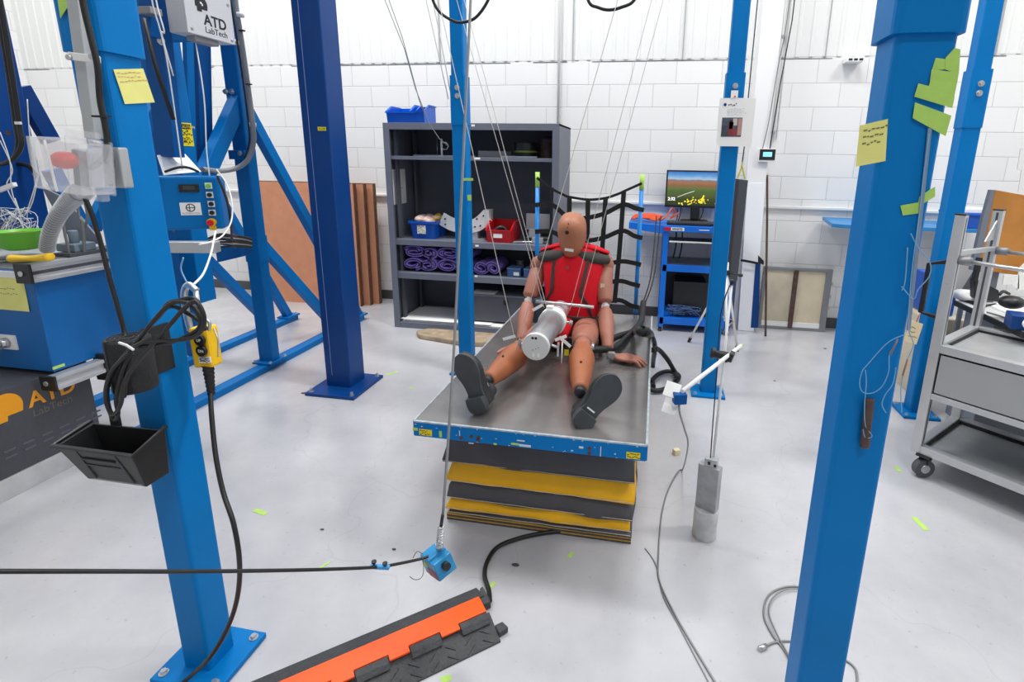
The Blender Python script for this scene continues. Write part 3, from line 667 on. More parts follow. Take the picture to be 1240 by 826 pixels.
# ------------------------------------------------------------------ pendulum impactor hung on thin wires
def build_impactor():
    c0, c1 = P(647.5, 423, Y=2.06), P(679, 373, Y=2.64)
    ax = V(((c0.x + c1.x) / 2, 0, (c0.z + c1.z) / 2)); x, z = ax.x, ax.z
    r0 = abs(P(647.5 + 16.7, 423, Y=2.06).x - c0.x)
    t = thing('pendulum_impactor', 'silver cylindrical impactor hung on wires, aimed at the dummy chest', 'impactor', (x, 2.3, z))
    obj('barrel', MB().cyl((x, 2.08, z), (x, 2.46, z), r0 * .96, n=40), mat('impactor_steel', '#a6a7aa', .34, .75, .12, 14), t, .004)
    disc = obj('front_disc', MB().cyl((x, 2.055, z), (x, 2.08, z), r0, n=48), mat('white_painted_disc', '#dfe0df', .4, .1), t, .003)
    obj('nose', MB().cyl((x, 2.46, z), (x, 2.66, z), r0 * .80, n=40), M['acryl'], t, .004)
    ring = MB().loft([[V((x + rr * cos(a * pi / 20), y, z + rr * sin(a * pi / 20))) for a in range(40)] for rr, y in ((r0 * .96, 2.40), (r0 * 1.12, 2.40), (r0 * 1.12, 2.46), (r0 * .96, 2.46), (r0 * .96, 2.40))], cap=False, smooth=False)
    obj('collar_ring', ring, M['white'], t, label='white collar ring')
    for dx, dz in ((-.008, .040), (.006, .040)): obj('screw_hole', MB().cyl((x + dx - .004, 2.0545, z + dz), (x + dx - .004, 2.058, z + dz), .006, n=14), M['black'], disc)
    for dx, dz in ((.014, -.002), (.002, -.008), (-.012, -.014)): obj('screw_hole', MB().cyl((x + dx, 2.0545, z + dz), (x + dx, 2.058, z + dz), .0022, n=10), M['black'], disc)
    for dx in (-.008, .014): obj('tape_patch', MB().obox((x + dx, 2.0545, z - .036), (.012, .001, .018)), M['paper'], disc)
    obj('tape_patch', MB().obox((x - .004, 2.0547, z + .052), (.03, .001, .012)), M['paper'], disc)
    obj('crossbar', MB().tube([P(649, 365, Y=2.56), P(719, 372, Y=2.56)], .0085, 14), M['zinc'], t)
    obj('eye_bolt', MB().tube([(x + r0, 2.44, z), (x + r0 + .03, 2.44, z - .004)], .006, 10).tube([(x + r0 + .03, 2.44, z - .016), (x + r0 + .034, 2.44, z + .008)], .008, 10), M['zinc'], t)
    obj('clevis', MB().tube([(x - r0, 2.1, z - .004), (x - r0 - .018, 2.1, z - .006)], .005, 10).rect([(x - r0 - .02, 2.1, z + .012), (x - r0 - .02, 2.1, z - .03)], .012, .008), M['zinc'], t)
    obj('clevis', MB().tube([(x + r0, 2.1, z - .002), (x + r0 + .03, 2.1, z - .010)], .006, 10).rect([(x + r0 + .032, 2.1, z + .012), (x + r0 + .03, 2.1, z - .05)], .010, .008), M['zinc'], t)
    obj('sight_rod', MB().tube([P(681, 414, Y=2.1), P(680, 440, Y=2.1)], .003, 8), M['paper'], t)
    for a, b, w, ang, Y in (((609, 411), (624, 407), .017, .1, 2.1), ((645, 376), (657, 369), .02, .0, 2.5), ((672, 412), (686, 407), .018, .1, 2.1), ((677, 408), (691, 420), .018, .0, 2.09)):
        pa, pb = P(*a, Y=Y), P(*b, Y=Y)
        obj('tape_flag', MB().rect([pa, pb], .0012, w * .75, up=ZU), M['paper'], t)
    obj('tape_flag', MB().obox((x - .01, 2.42, z + r0 + .014), (.035, .03, .02)), M['paper'], t, .004)
    # wires
    W_ = [((531, 0), (623, 409), 2.1), ((748, 0), (625, 424), 2.1), ((553, 0), (659, 373), 2.5), ((562, 0), (663, 376), 2.5), ((789, 0), (690, 376), 2.5), ((803, 0), (699, 384), 2.5)]
    for k, (a, b, Y) in enumerate(W_):
        pb, pa = P(*b, Y=Y), P(*a, Y=Y)
        d = (pa - pb); pt = pb + d * ((4.2 - pb.z) / d.z)
        obj('suspension_wire', MB().tube([pb, pt], .0016, 6), mat('white_wire', '#ece9e2', .6), t)
build_impactor()

# ------------------------------------------------------------------ charcoal shelving unit and what stands in it
def build_shelf():
    X0, X1, Y0, Y1, H_ = -2.32, -.794, 4.283, 4.845, 1.817
    t = thing('shelving_unit', 'charcoal grey steel shelving unit with open shelves behind the dummy', 'shelving unit', (-1.56, 4.56, 0))
    obj('side_panel', bx(X0, X0 + .02, Y0, Y1, 0, H_), M['charcoal'], t, .002); obj('side_panel', bx(X1 - .02, X1, Y0, Y1, 0, H_), M['charcoal'], t, .002)
    obj('back_panel', bx(X0 + .02, X1 - .02, Y1 - .015, Y1, 0, H_), M['charcoal2'], t)
    obj('top_panel', bx(X0, X1, Y0, Y1, H_ - .015, H_), M['charcoal'], t)
    fr = MB().box(X0, X0 + .055, Y0 - .003, Y0 + .012, 0, H_).box(X1 - .055, X1, Y0 - .003, Y0 + .012, 0, H_).box(X0 + .055, X1 - .055, Y0 - .003, Y0 + .012, H_ - .055, H_)
    obj('front_frame', fr, M['charcoal'], t, .002)
    obj('plinth', bx(X0 + .055, X1 - .055, Y0 - .002, Y1 - .015, 0, .055), M['charcoal'], t, .002)
    for xx in (X0 + .062, X1 - .062):
        for yy in (Y0 + .1, Y1 - .1): obj('slotted_upright', bx(xx - .012, xx + .012, yy - .02, yy + .02, .055, H_ - .05), M['charcoal2'], t)
    for z0, z1 in ((1.515, 1.545), (.772, .822), (.465, .52)): obj('shelf', bx(X0 + .02, X1 - .02, Y0 + .014, Y1 - .016, z0, z1), M['charcoal'], t, .002)
    for px, py, w in ((573, 152, .03), (577, 192, .055), (577, 298, .03), (576, 335, .025)):
        q = P(px, py, Y=Y0); obj('shelf_label', bx(q.x - w / 2, q.x + w / 2, Y0 - .0042 if py < 160 else Y0 + .012, Y0 - .003 if py < 160 else Y0 + .014, q.z - .008, q.z + .008), M['paper'], t, label='small white label')
    for z in (1.5,):
        sh = sheet((X0 + .022, 4.38, 1.13), (0, 1, 0), ZU, .20, .31, .001, 0)
    p = obj('hanging_papers', MB().box(X0 + .021, X0 + .024, 4.36, 4.60, 1.12, 1.43), M['paper'], t, label='white papers clipped inside')
    obj('print', MB().obox((X0 + .0245, 4.48, 1.26), (.0006, .12, .003)), M['ink'], p)
    # things on it
    solo('plan_stack', MB().box(-2.25, -1.15, 4.31, 4.78, .056, .066).box(-2.28, -1.2, 4.33, 4.8, .066, .074).box(-2.24, -1.4, 4.30, 4.74, .074, .081), M['paper'], 'flat stack of white paper sheets on the bottom of the shelving unit', 'papers', .002)
    # blue tub with contents
    tb = thing('storage_tub', 'dark blue plastic tub with white sticker on the middle shelf', 'tub', (-2.02, 4.5, .822))
    rings = []
    def rr_(x0, x1, y0, y1, z, r=.02):
        out = []
        for cx, cy, a0 in ((x1 - r, y1 - r, 0), (x0 + r, y1 - r, 90), (x0 + r, y0 + r, 180), (x1 - r, y0 + r, 270)):
            for q in (0, 30, 60, 90): out.append(V((cx + r * cos(radians(a0 + q)), cy + r * sin(radians(a0 + q)), z)))
        return out
    def tub(x0, x1, y0, y1, z0, z1, fl=.02, th=.006):
        return MB().loft([rr_(x0, x1, y0, y1, z0), rr_(x0 - fl * .7, x1 + fl * .7, y0 - fl * .7, y1 + fl * .7, z1 - .02), rr_(x0 - fl - .008, x1 + fl + .008, y0 - fl - .008, y1 + fl + .008, z1 - .02), rr_(x0 - fl - .008, x1 + fl + .008, y0 - fl - .008, y1 + fl + .008, z1), rr_(x0 - fl + th, x1 + fl - th, y0 - fl + th, y1 + fl - th, z1), rr_(x0 + th, x1 - th, y0 + th, y1 - th, z0 + th)], smooth=False)
    tbb = obj('tub', tub(-2.15, -1.94, 4.38, 4.66, .822, .98), M['binblue'], tb)
    lb = obj('sticker', bx(-2.09, -2.01, 4.363, 4.3675, .87, .945), M['paper'], tbb); obj('print', scribble((-2.09, 4.3628, .872), (1, 0, 0), ZU, .08, .07, 4, (0, -1, 0), 5, .008), mat('faded_colour_print', '#a7a06f', .8), lb)
    bag = MB()
    for k in range(7):
        a = random.Random(k); bag.ell((-2.12 + .028 * k, 4.5 + a.uniform(-.08, .08), .975 + a.uniform(0, .02)), (.05, .07, .035), n=12, m_=8)
    solo('plastic_bags', bag, mat('pinkish_clear_bag', '#e0c3b8', .3, 0, .15, 20), 'crumpled pinkish plastic bags filling the dark blue tub', 'bags')
    solo('yellow_cord_bundle', MB().tube(cat([(-2.0, 4.5, 1.0), (-1.96, 4.55, 1.03), (-1.93, 4.5, 1.0), (-1.97, 4.46, 1.0), (-1.99, 4.52, 1.01)], 6), .012, 8), mat('mustard_cord', '#c9a11f', .6), 'mustard yellow cord coiled on the dark blue tub', 'cord')
    # white perforated bracket (curved plate on a stand)
    br = thing('perforated_bracket', 'white curved perforated metal bracket behind the slim post, middle shelf', 'bracket', (-1.67, 4.5, .822))
    pts = cat([(-1.90, 4.47, 1.0), (-1.80, 4.46, .955), (-1.68, 4.455, .94), (-1.56, 4.46, .96), (-1.47, 4.48, 1.04)], 5)
    obj('curved_plate', MB().rect(pts, .008, .12, up=ZU), M['white'], br)
    obj('stand', MB().box(-1.62, -1.56, 4.46, 4.53, .822, .95).box(-1.63, -1.49, 4.44, 4.56, .822, .832), M['galv'], br)
    obj('side_flange', MB().box(-1.51, -1.455, 4.47, 4.60, .94, 1.09), M['white'], br, .002)
    for xx, zz in ((-1.86, 1.0), (-1.86, .95), (-1.56, 1.01), (-1.53, .95), (-1.50, 1.04), (-1.58, .94)): obj('hole', MB().cyl((xx, 4.455, zz), (xx, 4.45, zz), .008, n=12), M['ink'], br)
    # red open bin
    def open_bin(nm, x0, x1, y0, y1, z0, h, m_, label, cat_, labelbit=True, fl=.015):
        b = thing(nm, label, cat_, ((x0 + x1) / 2, (y0 + y1) / 2, z0)); th = .006
        sh = MB()
        sh.box(x0, x1, y0, y1, z0, z0 + th)
        sh.prism([(x0, y0, z0), (x0, y1, z0), (x0, y1, z0 + h), (x0, y0 + (y1 - y0) * .35, z0 + h), (x0, y0 - .02, z0 + h * .62)], (th, 0, 0))
        sh.prism([(x1, y0, z0), (x1, y1, z0), (x1, y1, z0 + h), (x1, y0 + (y1 - y0) * .35, z0 + h), (x1, y0 - .02, z0 + h * .62)], (-th, 0, 0))
        sh.prism([(x0, y0, z0), (x1, y0, z0), (x1, y0 - .02, z0 + h * .62), (x0, y0 - .02, z0 + h * .62)], (0, th, 0))
        sh.box(x0, x1, y1 - th, y1, z0, z0 + h)
        obj('shell', sh, m_, b, .002)
        obj('rim_lip', MB().rect([(x0 - .004, y1, z0 + h), (x0 - .004, y0 + (y1 - y0) * .35, z0 + h), (x0 - .004, y0 - .022, z0 + h * .62), (x1 + .004, y0 - .022, z0 + h * .62), (x1 + .004, y0 + (y1 - y0) * .35, z0 + h), (x1 + .004, y1, z0 + h)], .014, .01, up=ZU), m_, b)
        if labelbit: obj('label', bx(x0 + (x1 - x0) * .3, x0 + (x1 - x0) * .65, y0 - .019, y0 - .008, z0 + h * .25, z0 + h * .45), M['paper'], b, label='white label')
        return b
    open_bin('parts_bin', -1.44, -1.22, 4.36, 4.66, .822, .175, M['redp'], 'red open parts bin on the middle shelf of the charcoal unit', 'bin')
    solo('rolled_hose', MB().tube(cat([(-1.41, 4.40, .86), (-1.36, 4.38, .93), (-1.30, 4.39, .95), (-1.25, 4.42, .87), (-1.3, 4.5, .85), (-1.38, 4.5, .86)], 6), .02, 10), M['blackp'], 'black hose coiled inside the red parts bin', 'hose')
    open_bin('parts_bin', -2.345, -2.08, 4.42, 4.68, H_, .15, M['binblue2'], 'bright blue open parts bin on top of the shelving unit', 'bin', False)
    open_bin('parts_bin', -2.12, -2.0, 4.42, 4.66, H_, .16, M['binblue2'], 'narrow bright blue bin at the right end on top of the shelving unit', 'bin', False)
    # grey parts at right of the middle shelf
    for k, (x0, x1, z0, z1, y) in enumerate(((-1.17, -.93, .90, 1.05, 4.7), (-1.08, -.98, .86, .94, 4.45), (-1.04, -.94, .822, .875, 4.38))):
        m_ = MB().box(x0, x1, y, y + .03, z0, z1).box(x0, x1, y, y + .09, .823 if k != 1 else z0, .83 if k != 1 else z0 + .008).box(x0 + .01, x0 + .03, y + .03, y + .06, .823, z0 + .01)
        solo('steel_bracket', m_, M['galv'] if k else M['white'], ('tall white steel bracket at the back of the middle shelf beside the red bin', 'small grey steel bracket with bolt beside the red bin', 'low grey steel bracket at the front edge of the middle shelf')[k], 'bracket', .002)
    solo('metal_rod', MB().tube([(-1.2, 4.36, .832), (-.86, 4.42, .838)], .01, 10), M['zinc'], 'metal rod lying right of the red bin', 'rod')
    # purple folded padding
    def fold(x0, x1, z0, seed, lab, n=3, yy=4.35):
        b = thing('folded_padding', lab, 'padding', ((x0 + x1) / 2, 4.5, z0)); rnd = random.Random(seed)
        L_ = x1 - x0
        specs = [(x0 + L_ * .28, z0 + .070, L_ * .30, .056, 1), (x0 + L_ * .76, z0 + .068, L_ * .26, .054, -1)] + ([(x0 + L_ * .36, z0 + .182, L_ * .34, .050, -1), (x0 + L_ * .82, z0 + .175, L_ * .22, .046, 1)] if n > 2 else [])
        for (cx, cz, ra, rz_, sg) in specs:
            turns = 1.15 + rnd.random() * .5; ph = rnd.uniform(0, 6); pts = []
            N = 34
            for i in range(N):
                f = i / (N - 1); a_ = ph + sg * f * turns * 2 * pi; k = 1 - .62 * f
                wob = 1 + .10 * sin(a_ * 2 + seed)
                pts.append(V((cx + ra * k * cos(a_) * wob, yy + .16, cz + rz_ * k * sin(a_) * wob)))
            ly = obj('rolled_layer', MB().rect(pts, .030, .30, up=(0, 1, 0)), M['purple'], b, .004)
            obj('edge_binding', MB().tube([p + V((0, -.152, 0)) for p in pts], .004, 6), M['web'], ly)
        return b
    fold(-2.24, -1.93, .52, 1, 'purple folded padding at the left end of the lower shelf', 3)
    fold(-1.90, -1.60, .52, 2, 'purple folded padding in the middle of the lower shelf, by the slim post', 3)
    fold(-1.57, -1.33, .52, 3, 'purple folded padding right of the slim blue post', 2)
    # small blue cases
    for k, (x, c) in enumerate(((-1.20, 'binblue'), (-1.05, 'binblue'))):
        b = thing('small_case', ('low blue case at left of the pair on the lower shelf', 'low blue case at right of the pair on the lower shelf')[k], 'case', (x, 4.42, .52))
        obj('body', bx(x - .06, x + .06, 4.36, 4.5, .52, .585), mat('slate_blue_case', '#3d5f92', .5), b, .006)
        obj('lid', bx(x - .062, x + .062, 4.358, 4.502, .585, .60), mat('pale_blue_lid', '#587aa8', .5), b, .004)
        obj('label', bx(x, x + .05, 4.3575, 4.36, .535, .565), M['paper'], b)
    for k, (x, y, r, mm, lb) in enumerate(((-1.2, 4.6, .035, 'steelgrey', 'grey metal spool behind the low blue cases'), (-1.08, 4.62, .045, 'woodedge', 'brown round spool behind the low blue cases'), (-.95, 4.55, .04, 'binblue', 'blue round tub at the right end of the lower shelf'))):
        solo('spool', MB().cyl((x, y, .52), (x, y, .52 + .11), r, n=20).cyl((x, y, .62), (x, y, .635), r * 1.25, n=20), M[mm], lb, 'spool', .003)
    # top shelf
    z = 1.545
    solo('flat_bar', MB().box(-2.11, -1.86, 4.4, 4.44, z, z + .012), M['zinc'], 'thin bright metal bar lying on the top shelf, left', 'metal bar', .001)
    solo('clamp_bar', MB().box(-1.82, -1.55, 4.4, 4.43, z, z + .012), M['zinc'], 'short metal bar lying by the slim post on the top shelf', 'metal bar', .001)
    solo('upright_rod', MB().cyl((-1.855, 4.42, z + .012), (-1.855, 4.42, z + .15), .009, n=12).cyl((-1.855, 4.42, z), (-1.855, 4.42, z + .012), .03, n=16), M['white'], 'short white rod standing on the top shelf', 'rod')
    solo('thin_pin', MB().cyl((-1.93, 4.5, z), (-1.93, 4.5, z + .14), .003, n=8).cyl((-1.93, 4.5, z), (-1.93, 4.5, z + .006), .014, n=12), M['zinc'], 'thin pin standing left of the white rod', 'pin')
    solo('tray_box', MB().box(-1.52, -1.28, 4.4, 4.6, z, z + .055), M['clear'], 'clear flat plastic box on the top shelf right of the slim post', 'box', .004)
    b = thing('round_hat_box', 'black round drum with a green band on the top shelf', 'drum', (-1.13, 4.52, z))
    obj('drum', MB().cyl((-1.13, 4.52, z), (-1.13, 4.52, z + .13), .10, n=32), M['blackp'], b, .004)
    obj('band', MB().cyl((-1.13, 4.52, z + .045), (-1.13, 4.52, z + .06), .1015, n=32), mat('olive_green_band', '#86913a', .6), b)
    b = thing('canister', 'dark grey domed canister at the right end of the top shelf', 'canister', (-.95, 4.58, z))
    obj('body', MB().cyl((-.95, 4.58, z), (-.95, 4.58, z + .15), .07, n=28), M['rust'], b, .004)
    obj('dome', MB().ell((-.95, 4.58, z + .15), (.07, .07, .035)), M['panel'], b)
    solo('small_tool', MB().rect([(-1.3, 4.38, z + .008), (-1.0, 4.40, z + .008)], .03, .014, up=ZU), M['zinc'], 'flat metal tool at the front of the top shelf below the black drum', 'tool', .002)
    # drawer box at the bottom
    d = thing('drawer_unit', 'grey two-handled drawer box at the bottom right of the shelving unit', 'drawer unit', (-1.31, 4.55, .06))
    obj('body', bx(-1.72, -.86, 4.36, 4.80, .095, .33), M['charcoal2'], d, .003); obj('lid', bx(-1.725, -.855, 4.352, 4.8, .33, .348), M['charcoal'], d, .003)
    for xx in (-1.60, -1.27): obj('latch', bx(xx - .02, xx + .02, 4.345, 4.36, .26, .30), M['blackp'], d, .002)
    solo('paper_sheet', bx(-1.60, -1.38, 4.36, 4.5, .3485, .350), M['paper'], 'single white sheet on the grey drawer box', 'paper')
    # old rolled rug strip on the floor in front
    solo('wooden_board', MB().prism([(-2.02, 4.10, 0), (-1.96, 4.02, 0), (-1.5, 3.92, 0), (-1.15, 4.0, 0), (-1.12, 4.10, 0), (-1.3, 4.2, 0), (-1.95, 4.2, 0)], (0, 0, .045)), mat('dirty_tan_board', '#a5927a', .8, 0, .3, 14, .3, 20), 'dirty tan flat board on the floor in front of the shelving unit', 'board', .01)
build_shelf()

# ------------------------------------------------------------------ fibreboard sheets leaning at the wall
for k, (x0, x1, y, z1, mm, lb) in enumerate(((-4.25, -2.985, 4.83, 1.268, 'wood', 'terracotta brown fibreboard sheet, frontmost of the leaning stack'), (-4.1, -2.915, 4.90, 1.262, 'woodedge', 'dark-edged fibreboard sheet, middle of the leaning stack'), (-4.0, -2.85, 4.97, 1.262, 'woodedge', 'fibreboard sheet nearest the wall in the leaning stack'))):
    t = thing('fibreboard_sheet', lb, 'board', ((x0 + x1) / 2, y, 0), group='fibreboard sheets leaning at the wall')
    y2 = y + .02
    a = [(x0, y, 0), (x1, y, 0), (x1, y2, z1), (x0, y2, z1)]
    obj('face', MB().prism(a, (0, .018, 0)), M['wood'], t)
    obj('side_batten', MB().prism([(x1 - .004, y - .001, 0), (x1 + .002, y - .001, 0), (x1 + .002, y2 - .001, z1), (x1 - .004, y2 - .001, z1)], (0, .05, 0)), M['woodedge'], t)
    obj('top_batten', MB().box(x0, x1, y2, y2 + .05, z1, z1 + .006), M['woodedge'], t)
    if k == 0:
        for xx, zz in ((-3.03, 1.2), (-3.05, .85), (-3.06, .55), (-3.06, .52), (-3.04, .25), (-4.2, .5), (-4.2, .45)): obj('drill_hole', MB().cyl((xx, y + .016 * zz - .002, zz), (xx, y + .016 * zz + .006, zz), .008, n=10), M['ink'], t)

# ------------------------------------------------------------------ safety net on two blue poles
def build_net():
    t = thing('safety_net', 'black webbing net strung between two blue poles behind the dummy', 'net', (-.43, 3.36, .55))
    xs = (-.762, -.092)
    for k, x in enumerate(xs):
        pl = obj('pole', MB().cyl((x, 3.36, .55 if k == 0 else .555), (x, 3.36, 1.36), .0135, n=16), mat('bright_blue_pole', '#1187dc', .4), t)
        obj('tape_end', MB().cyl((x, 3.36, 1.36), (x, 3.36, 1.455), .0145, n=16), M['tape'], t, label='green taped pole tip')
    vx = [P(690, 250, Y=3.36).x, P(712, 260, Y=3.36).x, P(733, 260, Y=3.36).x, P(754, 270, Y=3.36).x]
    zt = lambda x: 1.29 + .13 * abs((x + .43) / .33) ** 2.2
    top = cat([(xs[0], 3.345, 1.42)] + [(x, 3.345, zt(x)) for x in (-.68, -.58, vx[0], vx[1], vx[2], -.22, vx[3])] + [(xs[1], 3.345, 1.40)], 5)
    obj('top_strap', MB().rect(top, .004, .016, up=ZU), M['web'], t)
    rows = [(1.235, 1.17, 1.275), (1.06, 1.02, 1.11), (.885, .85, .91), (.745, .73, .78), (.60, .60, .65)]
    for zr, zm, zp in rows:
        pts = cat([(xs[0] - .01, 3.342, zr + .01), (-.66, 3.342, zr + .015), (vx[0], 3.342, zm), (vx[1], 3.342, zm + .005), (vx[2], 3.342, zm + (zp - zm) * .35), (vx[3], 3.342, zp - .01), (xs[1] - .03, 3.338, zr + .01), (xs[1] + .022, 3.336, zr)], 5)
        obj('horizontal_strap', MB().rect(pts, .004, .029, up=ZU), M['web'], t)
    for k, x in enumerate(vx):
        z0 = (1.0, 1.0, 1.0, .63)[k] if k < 3 else .62; x2 = x + (-.005, .0, -.03, -.03)[k]
        if k < 3: z0 = .6
        obj('vertical_strap', MB().rect(cat([(x, 3.339, zt(x)), ((x + x2) / 2 + .004, 3.339, (zt(x) + z0) / 2), (x2, 3.339, z0)], 4), .030, .004, up=(0, 1, 0)), M['web'], t)
    obj('vertical_strap', MB().rect(cat([(-.66, 3.339, 1.36), (-.665, 3.339, 1.0), (-.66, 3.339, .6)], 4), .02, .004, up=(0, 1, 0)), M['web'], t)
build_net()

# ------------------------------------------------------------------ computer cart, monitor
def build_cart():
    k_ = 1.0977        # real size and distance of the cart: it stands against the wall
    XF[0] = lambda v: V((v.x * k_, v.y * k_, 1.53 + (v.z - 1.53) * k_ if v.z >= .2 else v.z * .35))
    X0, X1, Y0, Y1 = .075, .66, 4.3, 4.69
    t = thing('computer_cart', 'bright blue steel cart with open shelves under the monitor', 'cart', (.37, 4.52, 0))
    for x in (X0, X1 - .045):
        for y in (Y0, Y1 - .04): obj('post', bx(x, x + .045, y, y + .04, .12, 1.0), M['cartblue'], t, .003)
    obj('tray', bx(X0 - .01, X1 + .01, Y0 - .02, Y1 + .02, .985, 1.035), M['cartblue'], t, .004)
    obj('side_shelf', MB().prism([(X0 - .28, Y0 - .02, 1.05), (X0, Y0 - .02, 1.035), (X0, Y0 - .02, .965), (X0 - .28, Y0 - .02, 1.0)], (0, .4, 0)), M['cartblue'], t, .003)
    obj('middle_shelf', bx(X0 + .01, X1, Y0, Y1, .655, .71).box(X0 + .01, X1, Y0, Y1, .71, .712), M['cartblue'], t, .003)
    obj('bottom_shelf', bx(X0 + .01, X1, Y0, Y1, .20, .26), M['cartblue'], t, .003)
    obj('shelf_mat', bx(X0 + .045, X1 - .04, Y0 + .02, Y1 - .01, .7125, .716), mat('dark_shelf_mat', '#4a5260', .3), t)
    obj('back_panel', bx(X0 + .045, X1 - .045, Y1 - .01, Y1, .26, .66), M['blackp'], t)
    obj('keyboard_tray', bx(X0 + .05, X1 - .05, Y0 - .03, Y0 + .2, .90, .915), M['blackp'], t, .003)
    obj('tray_lip', bx(X0 + .05, X1 - .15, Y0 - .034, Y0 - .03, .903, .915), M['white'], t)
    for x in (X0 + .02, X1 - .02):
        for y in (Y0 + .03, Y1 - .03):
            c = obj('caster', MB().cyl((x - .014, y, .045), (x + .014, y, .045), .045, n=20), M['blackp'], t)
            obj('fork', MB().box(x - .022, x - .017, y - .02, y + .02, .03, .12).box(x + .017, x + .022, y - .02, y + .02, .03, .12).box(x - .022, x + .022, y - .022, y + .022, .112, .12), M['zinc'], c)
    # sticker on the tray edge
    q = P(805, 275, Y=Y0 - .021)
    st = obj('sticker', bx(q.x - .005, q.x + .155, Y0 - .0216, Y0 - .0204, .995, 1.022), M['paper'], t, label='red and white sticker')
    obj('red_field', bx(q.x - .005, q.x + .05, Y0 - .0222, Y0 - .0216, .995, 1.022), M['redp'], st)
    obj('lettering', text_mb('WHITE', .026, (q.x + .06, Y0 - .0225, .9995), (1, 0, 0), ZU, .001, .0006), M['ink'], st)
    obj('print', bx(q.x + .27, q.x + .35, Y0 - .022, Y0 - .0204, 1.005, 1.012), M['paper'], t)
    mt = thing('monitor', 'black monitor showing a hillside landscape on the blue cart', 'monitor', (.335, 4.6, 1.035))
    a0, a1, z0, z1 = .078, .598, 1.158, 1.468; y = 4.6
    obj('bezel', bx(a0, a1, y, y + .035, z0, z1), M['blackp'], mt, .004)
    sm = bpy.data.materials.new('landscape_on_screen'); sm.use_nodes = True; nt = sm.node_tree; b = nt.nodes['Principled BSDF']
    tc = nt.nodes.new('ShaderNodeTexCoord'); sp = nt.nodes.new('ShaderNodeSeparateXYZ'); rp = nt.nodes.new('ShaderNodeValToRGB'); n1 = nt.nodes.new('ShaderNodeTexNoise')
    n1.inputs['Scale'].default_value = 7; n1.inputs['Detail'].default_value = 5
    ma = nt.nodes.new('ShaderNodeMath'); ma.operation = 'MULTIPLY_ADD'; ma.inputs[1].default_value = .10
    mb_ = nt.nodes.new('ShaderNodeMath'); mb_.operation = 'SUBTRACT'; mb_.inputs[1].default_value = .05
    L = nt.links.new; L(tc.outputs['Generated'], sp.inputs[0]); L(tc.outputs['Generated'], n1.inputs[0]); L(n1.outputs['Fac'], ma.inputs[0]); L(sp.outputs['Z'], ma.inputs[2]); L(ma.outputs[0], mb_.inputs[0]); L(mb_.outputs[0], rp.inputs[0])
    cr = rp.color_ramp; cr.elements[0].position = 0; cr.elements[0].color = C('#2c3518'); cr.elements[1].position = 1; cr.elements[1].color = C('#2f74c4')
    for p_, c_ in ((.18, '#3b4a1c'), (.30, '#55602e'), (.42, '#4f6a33'), (.52, '#6e7a3c'), (.58, '#8a6a4a'), (.67, '#b0744e'), (.75, '#8a7f7c'), (.79, '#b4d0ec'), (.88, '#6aa8e2')):
        e = cr.elements.new(p_); e.color = C(c_)
    L(rp.outputs[0], b.inputs['Emission Color']); b.inputs['Emission Strength'].default_value = .75; b.inputs['Base Color'].default_value = (.01, .01, .01, 1); b.inputs['Roughness'].default_value = .25
    sc = obj('screen', bx(a0 + .012, a1 - .012, y - .001, y, z0 + .018, z1 - .012), sm, mt)
    fm = mat('screen_flowers', '#d8c63a', .5, emit='#d8c63a', estr=.6)
    rnd = random.Random(11)
    fb = MB()
    for cx, cz, n_ in ((.22, .045, 20), (.30, .055, 22), (.46, .05, 14), (.53, .075, 18), (.16, .03, 6)):
        for k in range(n_):
            x, z = a0 + cx - .0 + rnd.gauss(0, .022), z0 + .018 + max(.004, cz + rnd.gauss(-.015, .018)); r = rnd.uniform(.004, .009)
            if a0 + .02 < x < a1 - .02: fb.cyl((x, y - .0012, z), (x, y - .0022, z), r, n=7)
    obj('picture_flowers', fb, fm, sc)
    pth = MB().rect([(a0 + .10, y - .0016, z0 + .085), (a0 + .17, y - .0016, z0 + .115), (a0 + .24, y - .0016, z0 + .14)], .0012, .006, up=ZU)
    obj('picture_road', pth, mat('screen_road', '#b9b6a8', .5, emit='#b9b6a8', estr=.6), sc)
    obj('clock', text_mb('2:32', .036, (a0 + .022, y - .0022, z0 + .058), (1, 0, 0), ZU, .0006, .0005), mat('screen_white', '#ffffff', .5, emit='#ffffff', estr=.9), sc)
    obj('stand', MB().box(.30, .375, y + .035, y + .055, 1.05, 1.28).box(.305, .37, y - .0, y + .035, 1.06, 1.165), M['blackp'], mt, .004)
    obj('base', bx(.22, .45, y - .08, y + .12, 1.0355, 1.048), M['blackp'], mt, .004)
    kb = thing('keyboard', 'flat black keyboard at the front edge of the blue cart', 'keyboard', (.33, 4.4, 1.035))
    obj('case', bx(.10, .56, 4.32, 4.46, 1.0355, 1.055), M['blackp'], kb, .004)
    kk = MB()
    for r in range(4):
        for c in range(18): kk.box(.112 + c * .0245, .132 + c * .0245, 4.332 + r * .03, 4.356 + r * .03, 1.055, 1.059)
    obj('keys', kk, M['panel'], kb)
    solo('paper_slip', bx(.13, .2, 4.48, 4.52, 1.0355, 1.05), M['paper'], 'small white block left of the monitor stand on the blue cart', 'slip')
    pts = [(-.19, 4.36, 1.075), (-.10, 4.42, 1.08), (.0, 4.34, 1.07), (.04, 4.42, 1.075), (-.08, 4.36, 1.085), (-.18, 4.44, 1.08), (-.05, 4.46, 1.09), (.05, 4.36, 1.085)]
    o1 = thing('extension_cord', 'coiled orange cord on the side shelf of the blue cart', 'cord', (-.07, 4.4, 1.06))
    for k in range(4): obj('coil', MB().tube(cat([V(p) + V((.004 * k, .01 * k, -.004 + .006 * k)) for p in pts], 6), .007, 8), M['orangeP'], o1)
